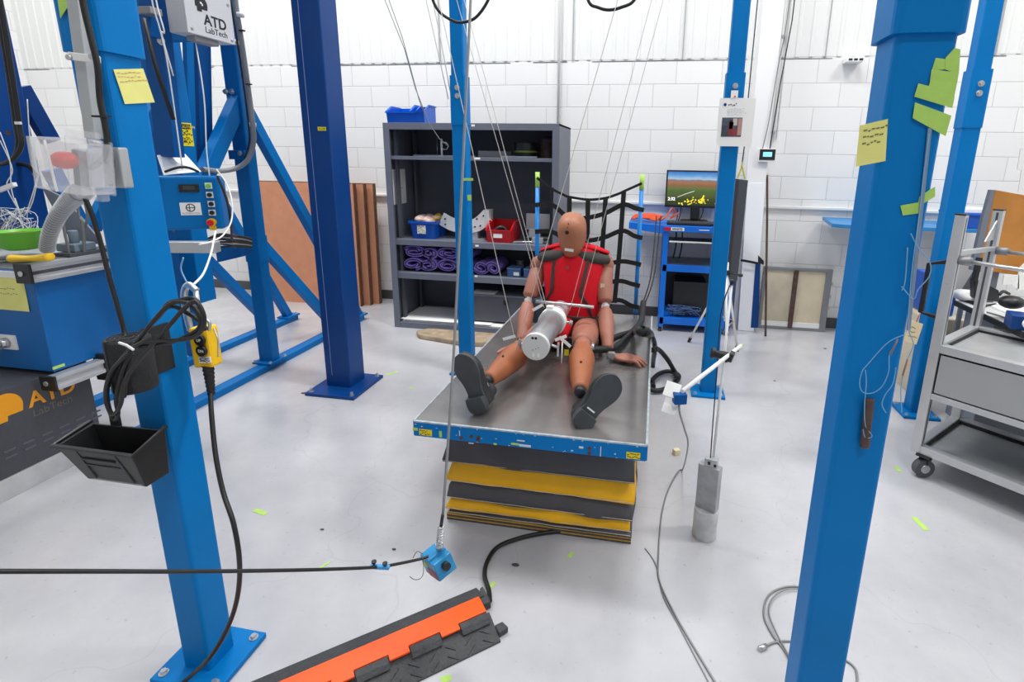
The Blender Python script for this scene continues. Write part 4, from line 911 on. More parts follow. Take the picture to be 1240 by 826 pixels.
    obj('lead', MB().tube(cat([(.05, 4.4, 1.06), (.10, 4.42, 1.10), (.135, 4.45, 1.16), (.16, 4.5, 1.12), (.13, 4.5, 1.07), (.2, 4.52, 1.12)], 6), .006, 8), M['orangeP'], o1)
    solo('desktop_computer', MB().box(.20, .46, 4.38, 4.72, .262, .55).box(.19, .47, 4.365, 4.38, .262, .56), M['blackp'], 'black desktop computer box on the bottom shelf of the blue cart', 'computer', .006)
    cb = thing('cable_tangle', 'tangle of thin blue grey cables on the bottom shelf of the blue cart', 'cables', (.2, 4.36, .26))
    for k in range(7):
        r = random.Random(k + 20); pts = [(r.uniform(.13, .42), r.uniform(4.315, 4.355), r.uniform(.27, .36) - .0) for _ in range(6)]
        obj('cable', MB().tube(cat(pts, 6), .003, 6), mat('dusty_blue_cable', '#4d6a9c', .5), cb)
    for k, (a, b_) in enumerate((((820, 252), (817, 276)), ((825, 250), (818, 275)), ((852, 250), (846, 268)))):
        pa, pb = P(*a, Y=4.62), P(*b_, Y=4.62); sleeve([pa, pa.lerp(pb, .5) + V((.01, 0, 0)), pb], .004, 'monitor_cable', ('leftmost', 'middle', 'rightmost')[k] + ' of the three thin cables hanging below the monitor', 'cable')
    # cables hanging under the tray
    for k, x in enumerate((.185, .235)): sleeve([(x, 4.5, .97), (x + .005, 4.5, .85), (x - .01, 4.52, .73)], .006, 'hanging_cable', ('left', 'right')[k] + ' of the two short cables under the keyboard tray', 'cable')
    XF[0] = None
build_cart()

# ------------------------------------------------------------------ things by the column, right of the rear post
hp_ = thing('hanging_board', 'dark grey upright panel hung by a yellow strap beside the rear post', 'panel', (.66, 4.55, .57))
obj('board', MB().prism([(.585, 4.5, 1.415), (.727, 4.5, 1.40), (.719, 4.5, .565), (.60, 4.5, .575)], (0, .03, 0)), M['panel'], hp_, .003)
obj('dark_edge', MB().prism([(.60, 4.497, 1.41), (.655, 4.497, 1.405), (.65, 4.497, .57), (.61, 4.497, .575)], (0, .003, 0)), mat('brown_black_edge', '#3a2f31', .6), hp_)
obj('strap', MB().rect([P(893, 216, Y=4.51), P(898, 203, Y=4.51), P(899, 196, Y=4.51)], .012, .006, up=(0, 1, 0)).rect([P(902, 217, Y=4.51), P(899, 203, Y=4.51)], .012, .006, up=(0, 1, 0)), mat('yellow_green_strap', '#b9b84a', .7), hp_)
obj('cord', MB().tube([P(898, 203, Y=4.51), P(901, 180, Y=4.53), P(903, 150, Y=4.55)] + [V((P(903, 150, Y=4.55).x + .01, 4.58, 4.3))], .005, 6), M['cable'], hp_)
wbd = thing('whiteboard', 'tall white board leaning on the wall behind the tripod', 'board', (.93, 4.93, 0))
a, b_, c_, d_ = P(903, 228, Y=4.98), P(929, 226, Y=4.98), P(912, 402, Z=.0), P(896, 398, Z=.0)
obj('board', MB().prism([(.80, 4.975, 1.36), (.955, 4.975, 1.37), (.975, 4.9, .002), (.83, 4.9, .002)], (0, .012, 0)), mat('glossy_white_board', '#eef0f3', .3), wbd, .002)
obj('black_edge', MB().prism([P(915, 318, Y=4.93), P(921, 318, Y=4.93), P(918, 397, Y=4.90), P(909, 397, Y=4.90)], (0, .02, 0)), M['navy'], wbd)
solo('black_strap', MB().rect([P(897, 315, Y=4.90), P(908, 317, Y=4.89), P(918, 319, Y=4.89)], .004, .022, up=ZU).prism([P(918, 309, Y=4.89), P(925, 316, Y=4.89), P(925, 321, Y=4.89), P(918, 318, Y=4.89)], (0, .004, 0)), M['web'], 'black strap across the white board by the column', 'strap')
sleeve([P(929, 212, Y=5.17), P(929, 260, Y=5.06), P(928, 330, Y=4.92), P(927, 407, Z=.004)], .010, 'thin_pole', 'thin olive pole leaning on the wall right of the column', 'pole', 'rust')
fr_ = thing('framed_panel', 'low metal frame holding two beige panels on the floor against the wall', 'panel', (1.35, 5.08, 0))
fx0, fx1, fz = 1.03, 1.635, .60
obj('frame', MB().box(fx0, fx1, 5.03, 5.07, 0, .03).box(fx0, fx1, 5.03, 5.07, fz - .03, fz).box(fx0, fx0 + .03, 5.03, 5.07, .03, fz - .03).box(fx1 - .055, fx1, 5.03, 5.07, .03, fz - .03), M['steelgrey'], fr_, .003)
obj('mullion', bx(1.30, 1.34, 5.022, 5.07, .02, fz - .02), M['rust'], fr_, .002)
obj('panel', bx(fx0 + .03, 1.30, 5.045, 5.06, .06, fz - .03), M['beige'], fr_); obj('panel', bx(1.34, fx1 - .055, 5.045, 5.06, .06, fz - .03), mat('cream_board', '#dccdb2', .7, 0, .08, 8), fr_)
obj('ledge', bx(fx0 + .03, fx1 - .055, 5.035, 5.06, .03, .075), M['white'], fr_)
for z in (.45, .33, .22): obj('clip', bx(fx1, fx1 + .012, 5.03, 5.05, z, z + .03), M['zinc'], fr_)
tr = thing('tripod', 'white three-legged tripod standing behind the rear blue post', 'tripod', (.62, 4.25, 0))
ap = P(880, 330, Y=4.2)
for k, p_ in enumerate((P(834, 413, Z=.01), P(879, 437, Z=.01), P(893, 424, Z=.01))):
    lg = obj('leg', MB().cyl(ap + (p_ - ap) * .06, p_, .010, .008, n=12), M['white'], tr)
    obj('foot', MB().cyl(p_ - (p_ - ap).normalized() * .04, p_ + V((0, 0, -.008)), .014, n=12), M['blackp'], lg)
obj('centre_column', MB().cyl(ap + V((0, 0, .08)), ap + V((.02, 0, -.4)), .010, n=12), M['white'], tr)
obj('head', MB().obox(ap, (.05, .04, .04)).cyl(ap, ap + V((.10, -.02, -.012)), .006, n=10).cyl(ap + V((.09, -.02, -.012)), ap + V((.12, -.02, -.014)), .012, n=12), M['blackp'], tr, .003)
obj('spreader', MB().cyl(ap.lerp(P(879, 437, Z=.01), .62), ap.lerp(P(893, 424, Z=.01), .62), .007, n=8).cyl(ap.lerp(P(834, 413, Z=.01), .55), ap.lerp(P(893, 424, Z=.01), .6), .006, n=8), M['zinc'], tr)
th = thing('thermostat', 'black wall thermostat with blue screen beside the column', 'thermostat', (.94, 4.99, 1.54))
obj('housing', bx(.872, 1.012, 4.965, 5.0, 1.548, 1.66), M['white'], th, .004)
obj('face', bx(.876, 1.008, 4.96, 4.966, 1.565, 1.657), M['blackp'], th, .002)
obj('screen', bx(.905, .98, 4.958, 4.961, 1.593, 1.633), mat('blue_lcd', '#7fd0f0', .4, emit='#8fdcf6', estr=.6), th)
obj('thermostat_wires', MB().tube(cat([(.90, 4.985, 1.66), (.93, 4.985, 1.9), (.955, 4.985, 2.3), (.99, 4.985, 2.7), (1.0, 4.985, 3.4)], 6), .004, 6), M['cablegrey'], th)
cdt = thing('wall_conduit', 'thin white conduit running up the wall right of the thermostat', 'conduit', (1.02, 5.15, 1.7))
obj('pipe', MB().tube([(1.0, 5.17, 1.69), (1.0, 5.17, 3.0), (1.0, 5.17, 6.3)], .012, 10), M['white'], cdt); obj('pipe', MB().tube([(1.045, 5.18, 1.75), (1.045, 5.18, 6.3)], .006, 8), M['white'], cdt)
for z in (1.8, 2.6): obj('clamp', bx(.98, 1.03, 5.15, 5.2, z, z + .02), M['zinc'], cdt)
solo('sleeved_wires', MB().tube([(.96, 4.98, 1.66), (.99, 4.98, 2.2), (1.03, 4.98, 2.7), (1.045, 4.98, 6.3)], .005, 6), M['cable'], 'black wire running up the white column above the thermostat', 'wire')
wf = thing('wall_vent', 'small white wall fixture casting a slanted shadow, upper right', 'wall fixture', (1.59, 5.15, 2.36))
obj('housing', bx(1.525, 1.66, 5.085, 5.195, 2.385, 2.425), M['white'], wf, .004)
for k in range(3): obj('dark_slot', bx(1.54 + k * .042, 1.57 + k * .042, 5.083, 5.086, 2.395, 2.412), M['ink'], wf)
cp = thing('wall_pipes', 'pair of white conduits on the wall above the shelving unit', 'conduit', (-.95, 5.15, 0))
for x in (-2.02, -.97): obj('pipe', MB().tube([(x, 5.18, 1.2), (x, 5.18, 2.44 if x < -2 else 6.2)], .014, 10), M['white'], cp)

# notice on the rear right post
yn = 3.37
q0, q1 = P(867, 177, Y=yn), P(910, 116, Y=yn)
nt_ = thing('printed_notice', 'white printed notice with a photo taped to the rear blue post', 'notice', (.43, yn, q0.z))
obj('paper', sheet((q0.x, yn, q0.z), (1, 0, .0), ZU, .205, .275, .0008, 0), M['paper'], nt_)
obj('tape', bx(.40, .44, yn - .002, yn, q1.z - .012, q1.z + .03), M['paper'], nt_)
obj('pin', MB().cyl((.423, yn - .006, q1.z - .005), (.423, yn, q1.z - .005), .005, n=12), M['orangeK'], nt_)
pc = obj('photo', bx(.362, .478, yn - .0018, yn - .0009, q0.z + .055, q0.z + .165), mat('photo_slate', '#4a5562', .5, 0, .3, 40), nt_)
for a in ((.40, .43, .06, .14, '#7a2f38'), (.43, .455, .06, .10, '#8c3640'), (.455, .476, .065, .16, '#b98f86'), (.425, .45, .12, .16, '#c9bdb8'), (.365, .40, .058, .12, '#39434f'), (.405, .425, .1, .15, '#1d2024')):
    obj('picture_patch', bx(a[0], a[1], yn - .0024, yn - .0018, q0.z + a[2], q0.z + a[3]), mat('photo_ink', a[4], .5), pc)
obj('logo_dot', MB().cyl((.372, yn - .002, q0.z + .238), (.372, yn - .0008, q0.z + .238), .009, n=16), M['navy'], nt_)
obj('lettering', text_mb('HUMANETICS', .0135, (.385, yn - .0012, q0.z + .233), (1, 0, 0), ZU, .0006), M['ink'], nt_) if False else obj('print', scribble((.385, yn - .0008, q0.z + .228), (1, 0, 0), ZU, .08, .02, 1, (0, -1, 0), 3, .006), M['ink'], nt_)
obj('print', scribble((.38, yn - .0008, q0.z + .175), (1, 0, 0), ZU, .13, .045, 4, (0, -1, 0), 9, .0018), mat('pale_print', '#b3b6bd', .8), nt_)

# ------------------------------------------------------------------ displacement sensor stand on the floor
def build_stand():
    t = thing('sensor_stand', 'heavy white weight with a tall thin rod standing on the floor right of the table', 'stand', (.28, 1.98, 0))
    obj('base_weight', MB().cyl((.281, 1.98, 0), (.281, 1.98, .135), .0495, n=32), mat('scuffed_white_paint', '#c9cacb', .5, .1, .22, 18), t, .003)
    obj('block', MB().obox((.281, 1.975, .235), (.088, .04, .20), Matrix.Rotation(-.5, 3, 'Z')), mat('scuffed_grey_steel', '#a9abad', .45, .4, .2, 18), t, .003)
    obj('rod_clamp', MB().obox((.283, 1.975, .352), (.05, .038, .034), Matrix.Rotation(-.3, 3, 'Z')), M['galv'], t, .002)
    for dx in (-.012, .012): obj('screw_hole', MB().cyl((.283 + dx, 1.957, .350 - dx * .3), (.283 + dx, 1.950, .350 - dx * .3), .006, n=12), M['black'], t)
    top = P(886, 345, Y=1.985); bot = V((.29, 1.98, .33))
    rd = obj('rod', MB().cyl(bot, top, .0055, .0045, n=12), M['white'], t)
    obj('thin_cable', MB().tube([bot + V((-.012, -.01, .02)), P(862, 530, Y=1.97), P(868, 450, Y=1.97), P(873, 380, Y=1.97), top + V((-.006, 0, 0))], .0025, 6, 4), M['cable'], t)
    obj('end_cap', MB().cyl(top, top + V((0, 0, .02)), .007, n=10), M['blackp'], rd)
    cl = P(881, 431, Y=1.97)
    obj('clamp', MB().cyl(P(864, 428, Y=1.965), P(884, 432, Y=1.955), .016, n=18).cyl(P(883, 431, Y=1.955), P(888, 433, Y=1.95), .024, n=8).cyl(P(861, 427, Y=1.965), P(865, 428, Y=1.965), .021, n=14), M['blackp'], t, .002)
    arm0, arm1 = P(897, 419, Y=2.05), P(826, 474, Y=1.62)
    ar = obj('cross_arm', MB().cyl(arm0, arm1, .0075, n=14), M['white'], t); obj('end_cap', MB().cyl(arm0, arm0 + (arm0 - arm1).normalized() * .012, .006, n=10), M['tape'], ar)
    s = P(823, 482, Y=1.62)
    obj('sensor_box', MB().obox(s, (.042, .03, .036), Matrix.Rotation(.3, 3, 'Z')), M['rigdark'], t, .003, label='small dark blue sensor')
    R_ = Matrix.Rotation(-.25, 3, 'Z') @ Matrix.Rotation(.15, 3, 'Y')
    for px, py, w in ((814, 472, .05), (812, 492, .048)):
        q = P(px, py, Y=1.63); obj('tape_flag', MB().obox(q, (w, .05, .002), R_ @ Matrix.Rotation(.9, 3, 'X')), M['paper'], t, label='white tape flag')
    sc_ = cat([s + V((0, .0, -.02)), P(823, 500, Y=1.62), P(829, 520, Y=1.75), P(833, 540, Y=1.9), P(826, 570, Z=.006), P(810, 592, Z=.004), P(801, 625, Z=.004), P(797, 680, Z=.004), P(799, 705, Z=.004), P(815, 740, Z=.004), P(838, 780, Z=.004), P(866, 826, Z=.004), P(900, 880, Z=.004)], 6)
    for p_ in sc_: p_.z = max(p_.z, .004)
    obj('signal_cable', MB().tube(sc_, .0035, 8), M['gun'], t)
build_stand()
solo('floor_cable', MB().tube([P(781, 664, Z=.0025), P(790, 676, Z=.0025), P(796, 690, Z=.0035), P(803, 722, Z=.0025), P(822, 758, Z=.0025), P(842, 796, Z=.0025), P(858, 826, Z=.0025), P(880, 870, Z=.0025)], .0022, 8, 6), M['gun'], 'thin grey cable running beside the sensor cable down the floor', 'cable')
fc = thing('coax_cable', 'thin grey cable loop with silver connector on the floor behind the right post', 'cable', tuple(P(945, 740, Z=0)))
obj('lead', MB().tube([P(927, 783, Z=.006), P(938, 778, Z=.004), P(960, 777, Z=.004), P(990, 790, Z=.004), P(1020, 798, Z=.004), P(1036, 810, Z=.004), P(1038, 830, Z=.004)], .0035, 8, 6), M['gun'], fc)
obj('loop', MB().tube([P(975, 711, Z=.004), P(950, 711, Z=.004), P(930, 722, Z=.004), P(925, 745, Z=.004), P(935, 768, Z=.004), P(948, 785, Z=.004), P(960, 805, Z=.004), P(975, 830, Z=.004)], .0035, 8, 6), M['gun'], fc)
obj('loop', MB().tube([P(975, 714, Z=.010), P(952, 714, Z=.010), P(936, 724, Z=.010), P(931, 742, Z=.010), P(941, 768, Z=.010), P(953, 790, Z=.010), P(965, 815, Z=.010)], .0028, 8, 6), M['gun'], fc)
obj('connector', MB().cyl(P(919, 786, Z=.008), P(928, 782, Z=.008), .008, n=14), M['zinc'], fc)

# ------------------------------------------------------------------ cable ramp
def build_ramp():
    a, b = P(595, 718, Z=.05), P(340, 829, Z=.05)
    o_ = P(577, 713, Z=0.0); o2 = P(300, 829, Z=0.0); d = (o2 - o_); d.z = 0; d.normalize(); w = V((-d.y, d.x, 0))  # along, across (towards camera side)
    if w.y > 0: w = -w
    t = thing('cable_ramp', 'orange and black rubber cable ramp on the floor at the bottom of the picture', 'cable ramp', (o_.x, o_.y, 0))
    L = .95; at = lambda s, c, z: V((o_.x, o_.y, 0)) + d * s + w * c + V((0, 0, z))
    c1, c2, c3 = .078, .150, .245
    obj('rear_slope', MB().prism([at(.0, 0, 0), at(.0, 0, .006), at(.0, c1, .037), at(.0, c1, 0)], d * L), M['rubber'], t, .002)
    obj('channel_base', MB().prism([at(.03, c1, 0), at(.03, c1, .034), at(.03, c2, .034), at(.03, c2, 0)], d * (L - .03)), M['rubber'], t, .002)
    obj('front_slope', MB().prism([at(.012, c2, 0), at(.012, c2, .037), at(.012, c3, .006), at(.012, c3, 0)], d * (L - .02)), M['rubber'], t, .002)
    # orange lid with hinge teeth
    pts = [(.022, c1 + .001)] + []
    e = [(.022, c2)]; s = .022; k = 0; seq = []
    x = .022
    lid = [(.022, c1 + .002), (.022, c2 + .014)]
    step = .082; n = 0; x = .022; lo = True
    edge = []
    while x < L:
        edge += [(x, c2 + (.014 if n % 2 == 0 else .0)), (min(x + step, L), c2 + (.014 if n % 2 == 0 else .0))]; x += step * (1.0 if n % 2 == 0 else .8); n += 1
    cur = .022; edge = []; n = 0
    while cur < L - 1e-6:
        nx = min(L, cur + (.10 if n % 2 == 0 else .062)); dd = .0 if n % 2 == 0 else .022
        edge += [(cur, c2 + dd), (nx, c2 + dd)]; cur = nx; n += 1
    poly = [at(.022, c1 + .002, .0385)] + [at(s_, c_, .0385) for s_, c_ in edge] + [at(L, c1 + .002, .0385)]
    obj('hinged_lid', MB().prism(poly, (0, 0, .008)), M['orange'], t, .002, label='bright orange hinged lid')
    # raised black knuckles between the orange teeth
    cur = .022; n = 0
    while cur < L - .05:
        nx = min(L, cur + (.10 if n % 2 == 0 else .062))
        if n % 2 == 0: obj('hinge_knuckle', MB().prism([at(cur + .002, c2 + .003, .03), at(cur + .002, c2 + .003, .0455), at(cur + .002, c2 + .026, .044), at(cur + .002, c2 + .04, .031)], d * (nx - cur - .004)), M['rubber'], t, .002)
        cur = nx; n += 1
    obj('end_lug', MB().prism([at(.012, c2 + .045, .002), at(-.016, c2 + .045, .002), at(-.024, c2 + .075, .002), at(.012, c2 + .08, .002)], (0, 0, .022)), M['rubber'], t, .003)
    obj('end_lug', MB().prism([at(.0, .035, .002), at(-.012, .03, .002), at(-.012, c1 + .03, .002), at(.03, c1 + .03, .002)], (0, 0, .03)), M['rubber'], t, .003)
    # tread marks
    for k in range(30):
        s0 = .05 + (k // 2) * .058; c0 = c2 + .052 + (k % 2) * .028
        z = .037 - (c0 - c2) / (c3 - c2) * .031
        s1 = .014 * (1 if (k // 2) % 2 else -1)
        obj('tread_bar', MB().rect([at(s0 - s1, c0 - .01, z + .005), at(s0 + s1, c0 + .01, z - .003)], .005, .003), M['rubber'], t)
build_ramp()
solo('power_cable', MB().tube([P(690, 642, Z=.012), P(655, 646, Z=.012), P(625, 653, Z=.012), P(602, 663, Z=.012), P(590, 680, Z=.012), P(587, 697, Z=.012), P(592, 715, Z=.012), P(593, 728, Z=.02)], .0085, 12, 8), M['cable'], 'thick black cable from under the lift table into the cable ramp', 'cable')

# ------------------------------------------------------------------ hanging sensor head with rod and black cable from the left
def build_head():
    Yh = 1.28
    c = P(531, 681, Y=Yh)
    t = thing('hanging_sensor_head', 'small blue sensor block hanging on a thin grey rod in front of the table', 'sensor', tuple(c))
    Rb = Matrix.Rotation(radians(-38), 3, 'Z') @ Matrix.Rotation(radians(-16), 3, 'Y') @ Matrix.Rotation(radians(12), 3, 'X')
    blk = obj('block', MB().obox(c, (.090, .062, .058), Rb), mat('bright_blue_paint', '#2a86ba', .4, 0, .1, 30), t, .003)
    obj('corner_patch', MB().obox(c + Rb @ V((.010, -.026, -.012)), (.06, .012, .030), Rb), mat('pinkish_grey_patch', '#8c4a5c', .5, 0, .2, 60), blk)
    obj('green_tag', MB().obox(c + Rb @ V((-.018, -.032, .012)), (.022, .002, .014), Rb), M['tape'], blk)
    obj('top_plate', MB().obox(c + Rb @ V((-.012, .0, .030)), (.06, .06, .014), Rb), mat('bright_blue_paint_b', '#2c8cc2', .4), t, .002)
    obj('side_knob', MB().cyl(c + Rb @ V((.042, .0, .006)), c + Rb @ V((.062, .0, .006)), .012, n=16), M['blackp'], t)
    a = P(532, 660, Y=Yh); b = P(534, 637, Y=Yh)
    sp = MB(); n = 60
    sp.tube([a.lerp(b, i / n) + V((cos(i * .75) * .009, sin(i * .75) * .009, 0)) for i in range(n + 1)], .0024, 6)
    obj('spring_coupling', sp, M['zinc'], t); obj('coupling', MB().cyl(a + V((0, 0, -.012)), a + V((0, 0, .005)), .012, n=16), M['zinc'], t)
    obj('ferrule', MB().cyl(b, P(536, 624, Y=Yh), .005, n=12), M['blackp'], t)
    pts = [P(536, 628, Y=Yh), P(545, 500, Y=1.38), P(552, 380, Y=1.5), P(560, 212, Y=1.62), P(570, 0, Y=1.75)]
    top = pts[-1] + (pts[-1] - pts[-2]) * 2.2
    obj('rod', MB().tube(pts + [top], .0042, 10, 3), M['gun'], t)
    # thick black cable towards the left
    cp_ = [P(519, 674, Y=1.24), P(505, 678, Y=1.22), P(476, 684, Y=1.16), P(455, 687, Y=1.12), P(380, 690, Y=.98), P(250, 692, Y=.80), P(120, 692, Y=.67), P(0, 692, Y=.58), P(-160, 692, Y=.5)]
    obj('cable', MB().tube(cp_, .0042, 12, 6), M['cable'], t)
    q = P(461, 686, Y=1.13)
    cl = obj('cable_clip', MB().obox(q + V((0, -.004, .002)), (.055, .012, .010), Matrix.Rotation(.1, 3, 'Z') @ Matrix.Rotation(-.02, 3, 'Y')), mat('light_blue_clip', '#3f9bd8', .4), t, .002)
    for dx in (-.017, .016): obj('clip_screw', MB().cyl(q + V((dx, -.004, .005)), q + V((dx, -.004, .015)), .003, n=10).cyl(q + V((dx, -.004, .014)), q + V((dx, -.004, .018)), .007, n=12), M['blackp'], cl)
    obj('thin_wire', MB().tube([P(512, 676, Y=1.22), P(513, 690, Y=1.2), P(510, 700, Y=1.2), P(502, 702, Y=1.2), P(496, 698, Y=1.2)], .0009, 6, 5).tube([P(512, 671, Y=1.22), P(505, 668, Y=1.22), P(500, 676, Y=1.21)], .0009, 6, 5), M['cable'], t)
build_head()
# cable loops hanging from above at the top edge
for k, (pp, Y) in enumerate(((((519, -40), (522, -8), (531, 13), (548, 25), (560, 27), (575, 22), (588, 6), (594, -10), (600, -40)), 2.2), (((706, -30), (713, 2), (724, 9), (737, 12), (752, 9), (768, 0), (778, -30)), 2.2))):
    pts = [P(x, y, Y=Y) for x, y in pp]; u_ = V((0, 0, .12)); pts = [V((pts[0].x, Y, 4.2)), pts[0] + u_] + pts + [pts[-1] + u_, V((pts[-1].x, Y, 4.2))]
    sleeve(pts, .006, 'hanging_cable_loop', ('black cable loop hanging at the top edge before the slim post', 'black cable loop hanging at the top edge above the net')[k], 'cable')
for k, (pp, Y) in enumerate(((((466, 0), (490, 60), (503, 107), (520, 150), (532, 168), (543, 177)), 4.0), (((471, 0), (487, 45), (507, 119), (514, 140)), 4.0), (((516, 0), (530, 62), (543, 120)), 3.6), (((524, 0), (536, 60), (545, 110)), 3.6))):
    pts = [P(x, y, Y=Y) for x, y in pp]; d = pts[0] - pts[1]; pts = [pts[0] + d * ((4.2 - pts[0].z) / d.z)] + pts
    e = pts[-1]
    if k == 0: pts += [e + V((.03 * cos(a) - .03, 0, .03 * sin(a))) for a in (0, -1, -2, -3, -4, -5, -6)]
    solo('hanging_wire', MB().tube(pts, .003, 6), M['cablegrey'] if k < 2 else M['thread'], ('thin wire ending in a small loop before the top shelf', 'thin wire just right of the looped wire, upper left of the slim post', 'thin wire passing left behind the slim post', 'thin wire closest to the left side of the slim post')[k], 'wire')

# ------------------------------------------------------------------ drop test rig on the left
def build_rig():
    t = thing('drop_test_rig', 'large blue braced test rig on floor beams at the left', 'test rig', (-3.0, 3.2, 0))
    R_ = M['rig']
    def bar(name, a, b, w, h, m_=None, up=ZU, bev=.004): return obj(name, MB().rect([V(a), V(b)], w, h, up=up), m_ or R_, t, bev)
    obj('floor_beam', bx(-2.79, -2.705, 2.1, 4.42, 0, .045), R_, t, .004)
    obj('floor_beam', bx(-3.41, -3.325, 2.1, 4.30, 0, .045), R_, t, .004)
    # near upright with its foot
    f = obj('foot_plate', bx(-2.83, -2.675, 3.12, 3.30, .045, .06), R_, t, .002)
    for a in (-2.815, -2.69):
        for b in (3.135, 3.285): obj('foot_bolt', bolt_mb((a, b, .06), ZU, .009, .01), M['zinc'], f)
    obj('upright', sq_tube(-2.81, -2.70, 3.165, 3.25, .06, 4.2), R_, t)
    obj('upright', sq_tube(-3.43, -3.32, 3.165, 3.25, .045, 4.2), R_, t)
    obj('collar', sq_tube(-2.815, -2.695, 3.16, 3.255, .80, .98), R_, t)
    # braces
    bar('brace', (-2.755, 3.22, 1.90), (-2.755, 4.40, .05), .06, .075)
    bar('brace', (-2.755, 3.22, 1.90), (-2.755, 2.62, 1.08), .07, .095)
    bar('brace', (-2.755, 3.24, .93), (-2.755, 4.02, .06), .055, .075)
    bar('brace', (-3.37, 3.22, 1.90), (-3.37, 4.22, .05), .055, .07)
    bar('brace', (-3.30, 3.30, .80), (-3.37, 3.98, .05), .055, .075)
    bar('brace', (-3.37, 3.22, 1.9), (-3.37, 2.62, 1.08), .06, .08)
    for (x, y) in ((-3.37, 4.24), (-2.755, 4.40)):
        f = obj('foot_plate', bx(x - .06, x + .06, y - .10, y + .07, .045, .06), R_, t, .002)
        for dx in (-.035, .035): obj('foot_bolt', bolt_mb((x + dx, y + .045, .06), ZU, .008, .01), M['zinc'], f)
    g = obj('gusset', MB().box(-2.815, -2.695, 3.13, 3.165, 1.50, 1.56), R_, t, .003); obj('gusset_bolt', bolt_mb((-2.725, 3.13, 1.54), (0, -1, 0), .011, .01), M['zinc'], g)
    for dx in (-.075, -.03): obj('upright_bolt', bolt_mb((-2.73 + dx + .0, 3.165, 1.93), (0, -1, 0), .012, .012), M['zinc'], t)
    for dy in (.02, .05): obj('upright_bolt', bolt_mb((-2.70, 3.165 + dy, 2.23), (1, 0, 0), .012, .012), M['zinc'], t)
    # masts
    obj('mast', sq_tube(-2.77, -2.65, 2.60, 2.715, .66, 4.2), R_, t)
    pa, pb = P(236, -60, Y=3.05), P(243, 208, Y=3.0)
    obj('rear_mast', MB().rect([pa + (pa - pb) * 1.5, pb], .10, .10, up=(0, 1, 0)), M['rigdark'], t, .003)
    obj('mast_edge', MB().rect([P(224, -60, Y=2.9), P(232, 195, Y=2.9)], .03, .05, up=(0, 1, 0)), R_, t, .002)
    # caution label
    a, b = P(221, 149, X=-2.648), P(237, 149, X=-2.648); c = P(224, 177, X=-2.648)
    y0, y1 = 2.612, 2.703; z1, z0 = P(228, 149, X=-2.648).z, P(231, 177, X=-2.648).z
    lb = obj('caution_label', bx(-2.6495, -2.648, y0, y1, z0, z1), M['ylab'], t, label='yellow caution label')
    obj('heading_bar', bx(-2.6482, -2.6475, y0 + .008, y1 - .008, z1 - .034, z1 - .008), M['ink'], lb)
    obj('lettering', text_mb('CAUTION', .022, (-2.6472, y0 + .012, z1 - .029), (0, 1, 0), ZU, .0005), M['ylab'], lb)
    obj('print', scribble((-2.648, y0 + .006, z0 + .008), (0, 1, 0), ZU, .08, (z1 - z0) * .72, 6, (1, 0, 0), 4, .007), M['ink'], lb)
    # dark machinery between the foreground post and the mast
    obj('guide_plate', MB().rect([P(181, -40, Y=2.35), P(207, 190, Y=2.35)], .11, .06, up=(0, 1, 0)), M['rigdark'], t, .003)
    obj('actuator_block', MB().obox(P(181, 32, Y=2.25), (.07, .07, .09), Matrix.Rotation(.12, 3, 'Y')), M['rigdark'], t, .004)
    obj('slider', MB().obox(P(182, 14, Y=2.2), (.065, .06, .03)), M['gun'], t, .003)
    obj('gas_strut', MB().tube([P(174, 22, Y=2.15), P(188, 80, Y=2.16), P(210, 145, Y=2.2)], .009, 12), M['black'], t)
    for k, (x0, y0, x1, y1, x2, y2, x3, y3) in enumerate(((184, 0, 195, 40, 205, 90, 221, 205), (189, 0, 199, 38, 196, 42, 210, 92))): obj('white_tubing', MB().tube([P(x0, y0 - 40, Y=2.15), P(x0, y0, Y=2.15), P(x1, y1, Y=2.15), P(x2, y2, Y=2.2), P(x3, y3, Y=2.25)], .003, 8, 4), M['white'], t)
    obj('rig_bolt', bolt_mb(P(196, 50, Y=2.3), (0, -1, 0), .012, .012), M['zinc'], t)
    obj('white_tag', bx(P(226, 82, X=-2.645).x, P(226, 82, X=-2.645).x + .002, 2.59, 2.615, P(226, 86, X=-2.645).z, P(226, 80, X=-2.645).z), M['white'], t)
build_rig()
# branded control enclosure high on the rig
def logo(parent, X, y, z, s, dark):
    """the mark above the lettering: a quarter-cut round head shape with a target spot"""
    mb = MB(); pts = []
    for k in range(0, 22):
        a = radians(-8 + k * 10.2); pts.append((X, y + s * cos(a), z + s * sin(a)))
    pts += [(X, y - s * 1.02, z - s * .25), (X, y - s * .75, z - s * .3), (X, y - s * .75, z - s * .95), (X, y - s * .05, z - s * .95), (X, y + .0, z - s * .6), (X, y + s * .9, z - s * .6)]
    obj('emblem', mb.prism(pts, (.0012, 0, 0)), dark, parent)
b = thing('control_enclosure', 'light grey enclosure lettered ATD LabTech, high at the upper left', 'enclosure', (-2.24, 2.43, 2.08))
obj('box', bx(-2.30, -2.205, 2.30, 2.585, 2.085, 2.40), mat('light_grey_enclosure', '#c9cace', .45), b, .005)
ld = obj('lid', bx(-2.205, -2.198, 2.30, 2.585, 2.085, 2.40), mat('light_grey_lid', '#cfd0d4', .45), b, .002)
for y, z in ((2.325, 2.108), (2.565, 2.105), (2.325, 2.27), (2.565, 2.27)): obj('lid_screw', bolt_mb((-2.198, y, z), (1, 0, 0), .006, .003), M['zinc'], ld)
obj('lettering', text_mb('ATD', .068, (-2.1972, 2.40, 2.142), (0, 1, 0), ZU, .001, .0015), M['ink'], ld)
obj('lettering', text_mb('LabTech', .040, (-2.1972, 2.40, 2.106), (0, 1, 0), ZU, .001), M['ink'], ld)
logo(ld, -2.1975, 2.395, 2.228, .036, M['ink'])
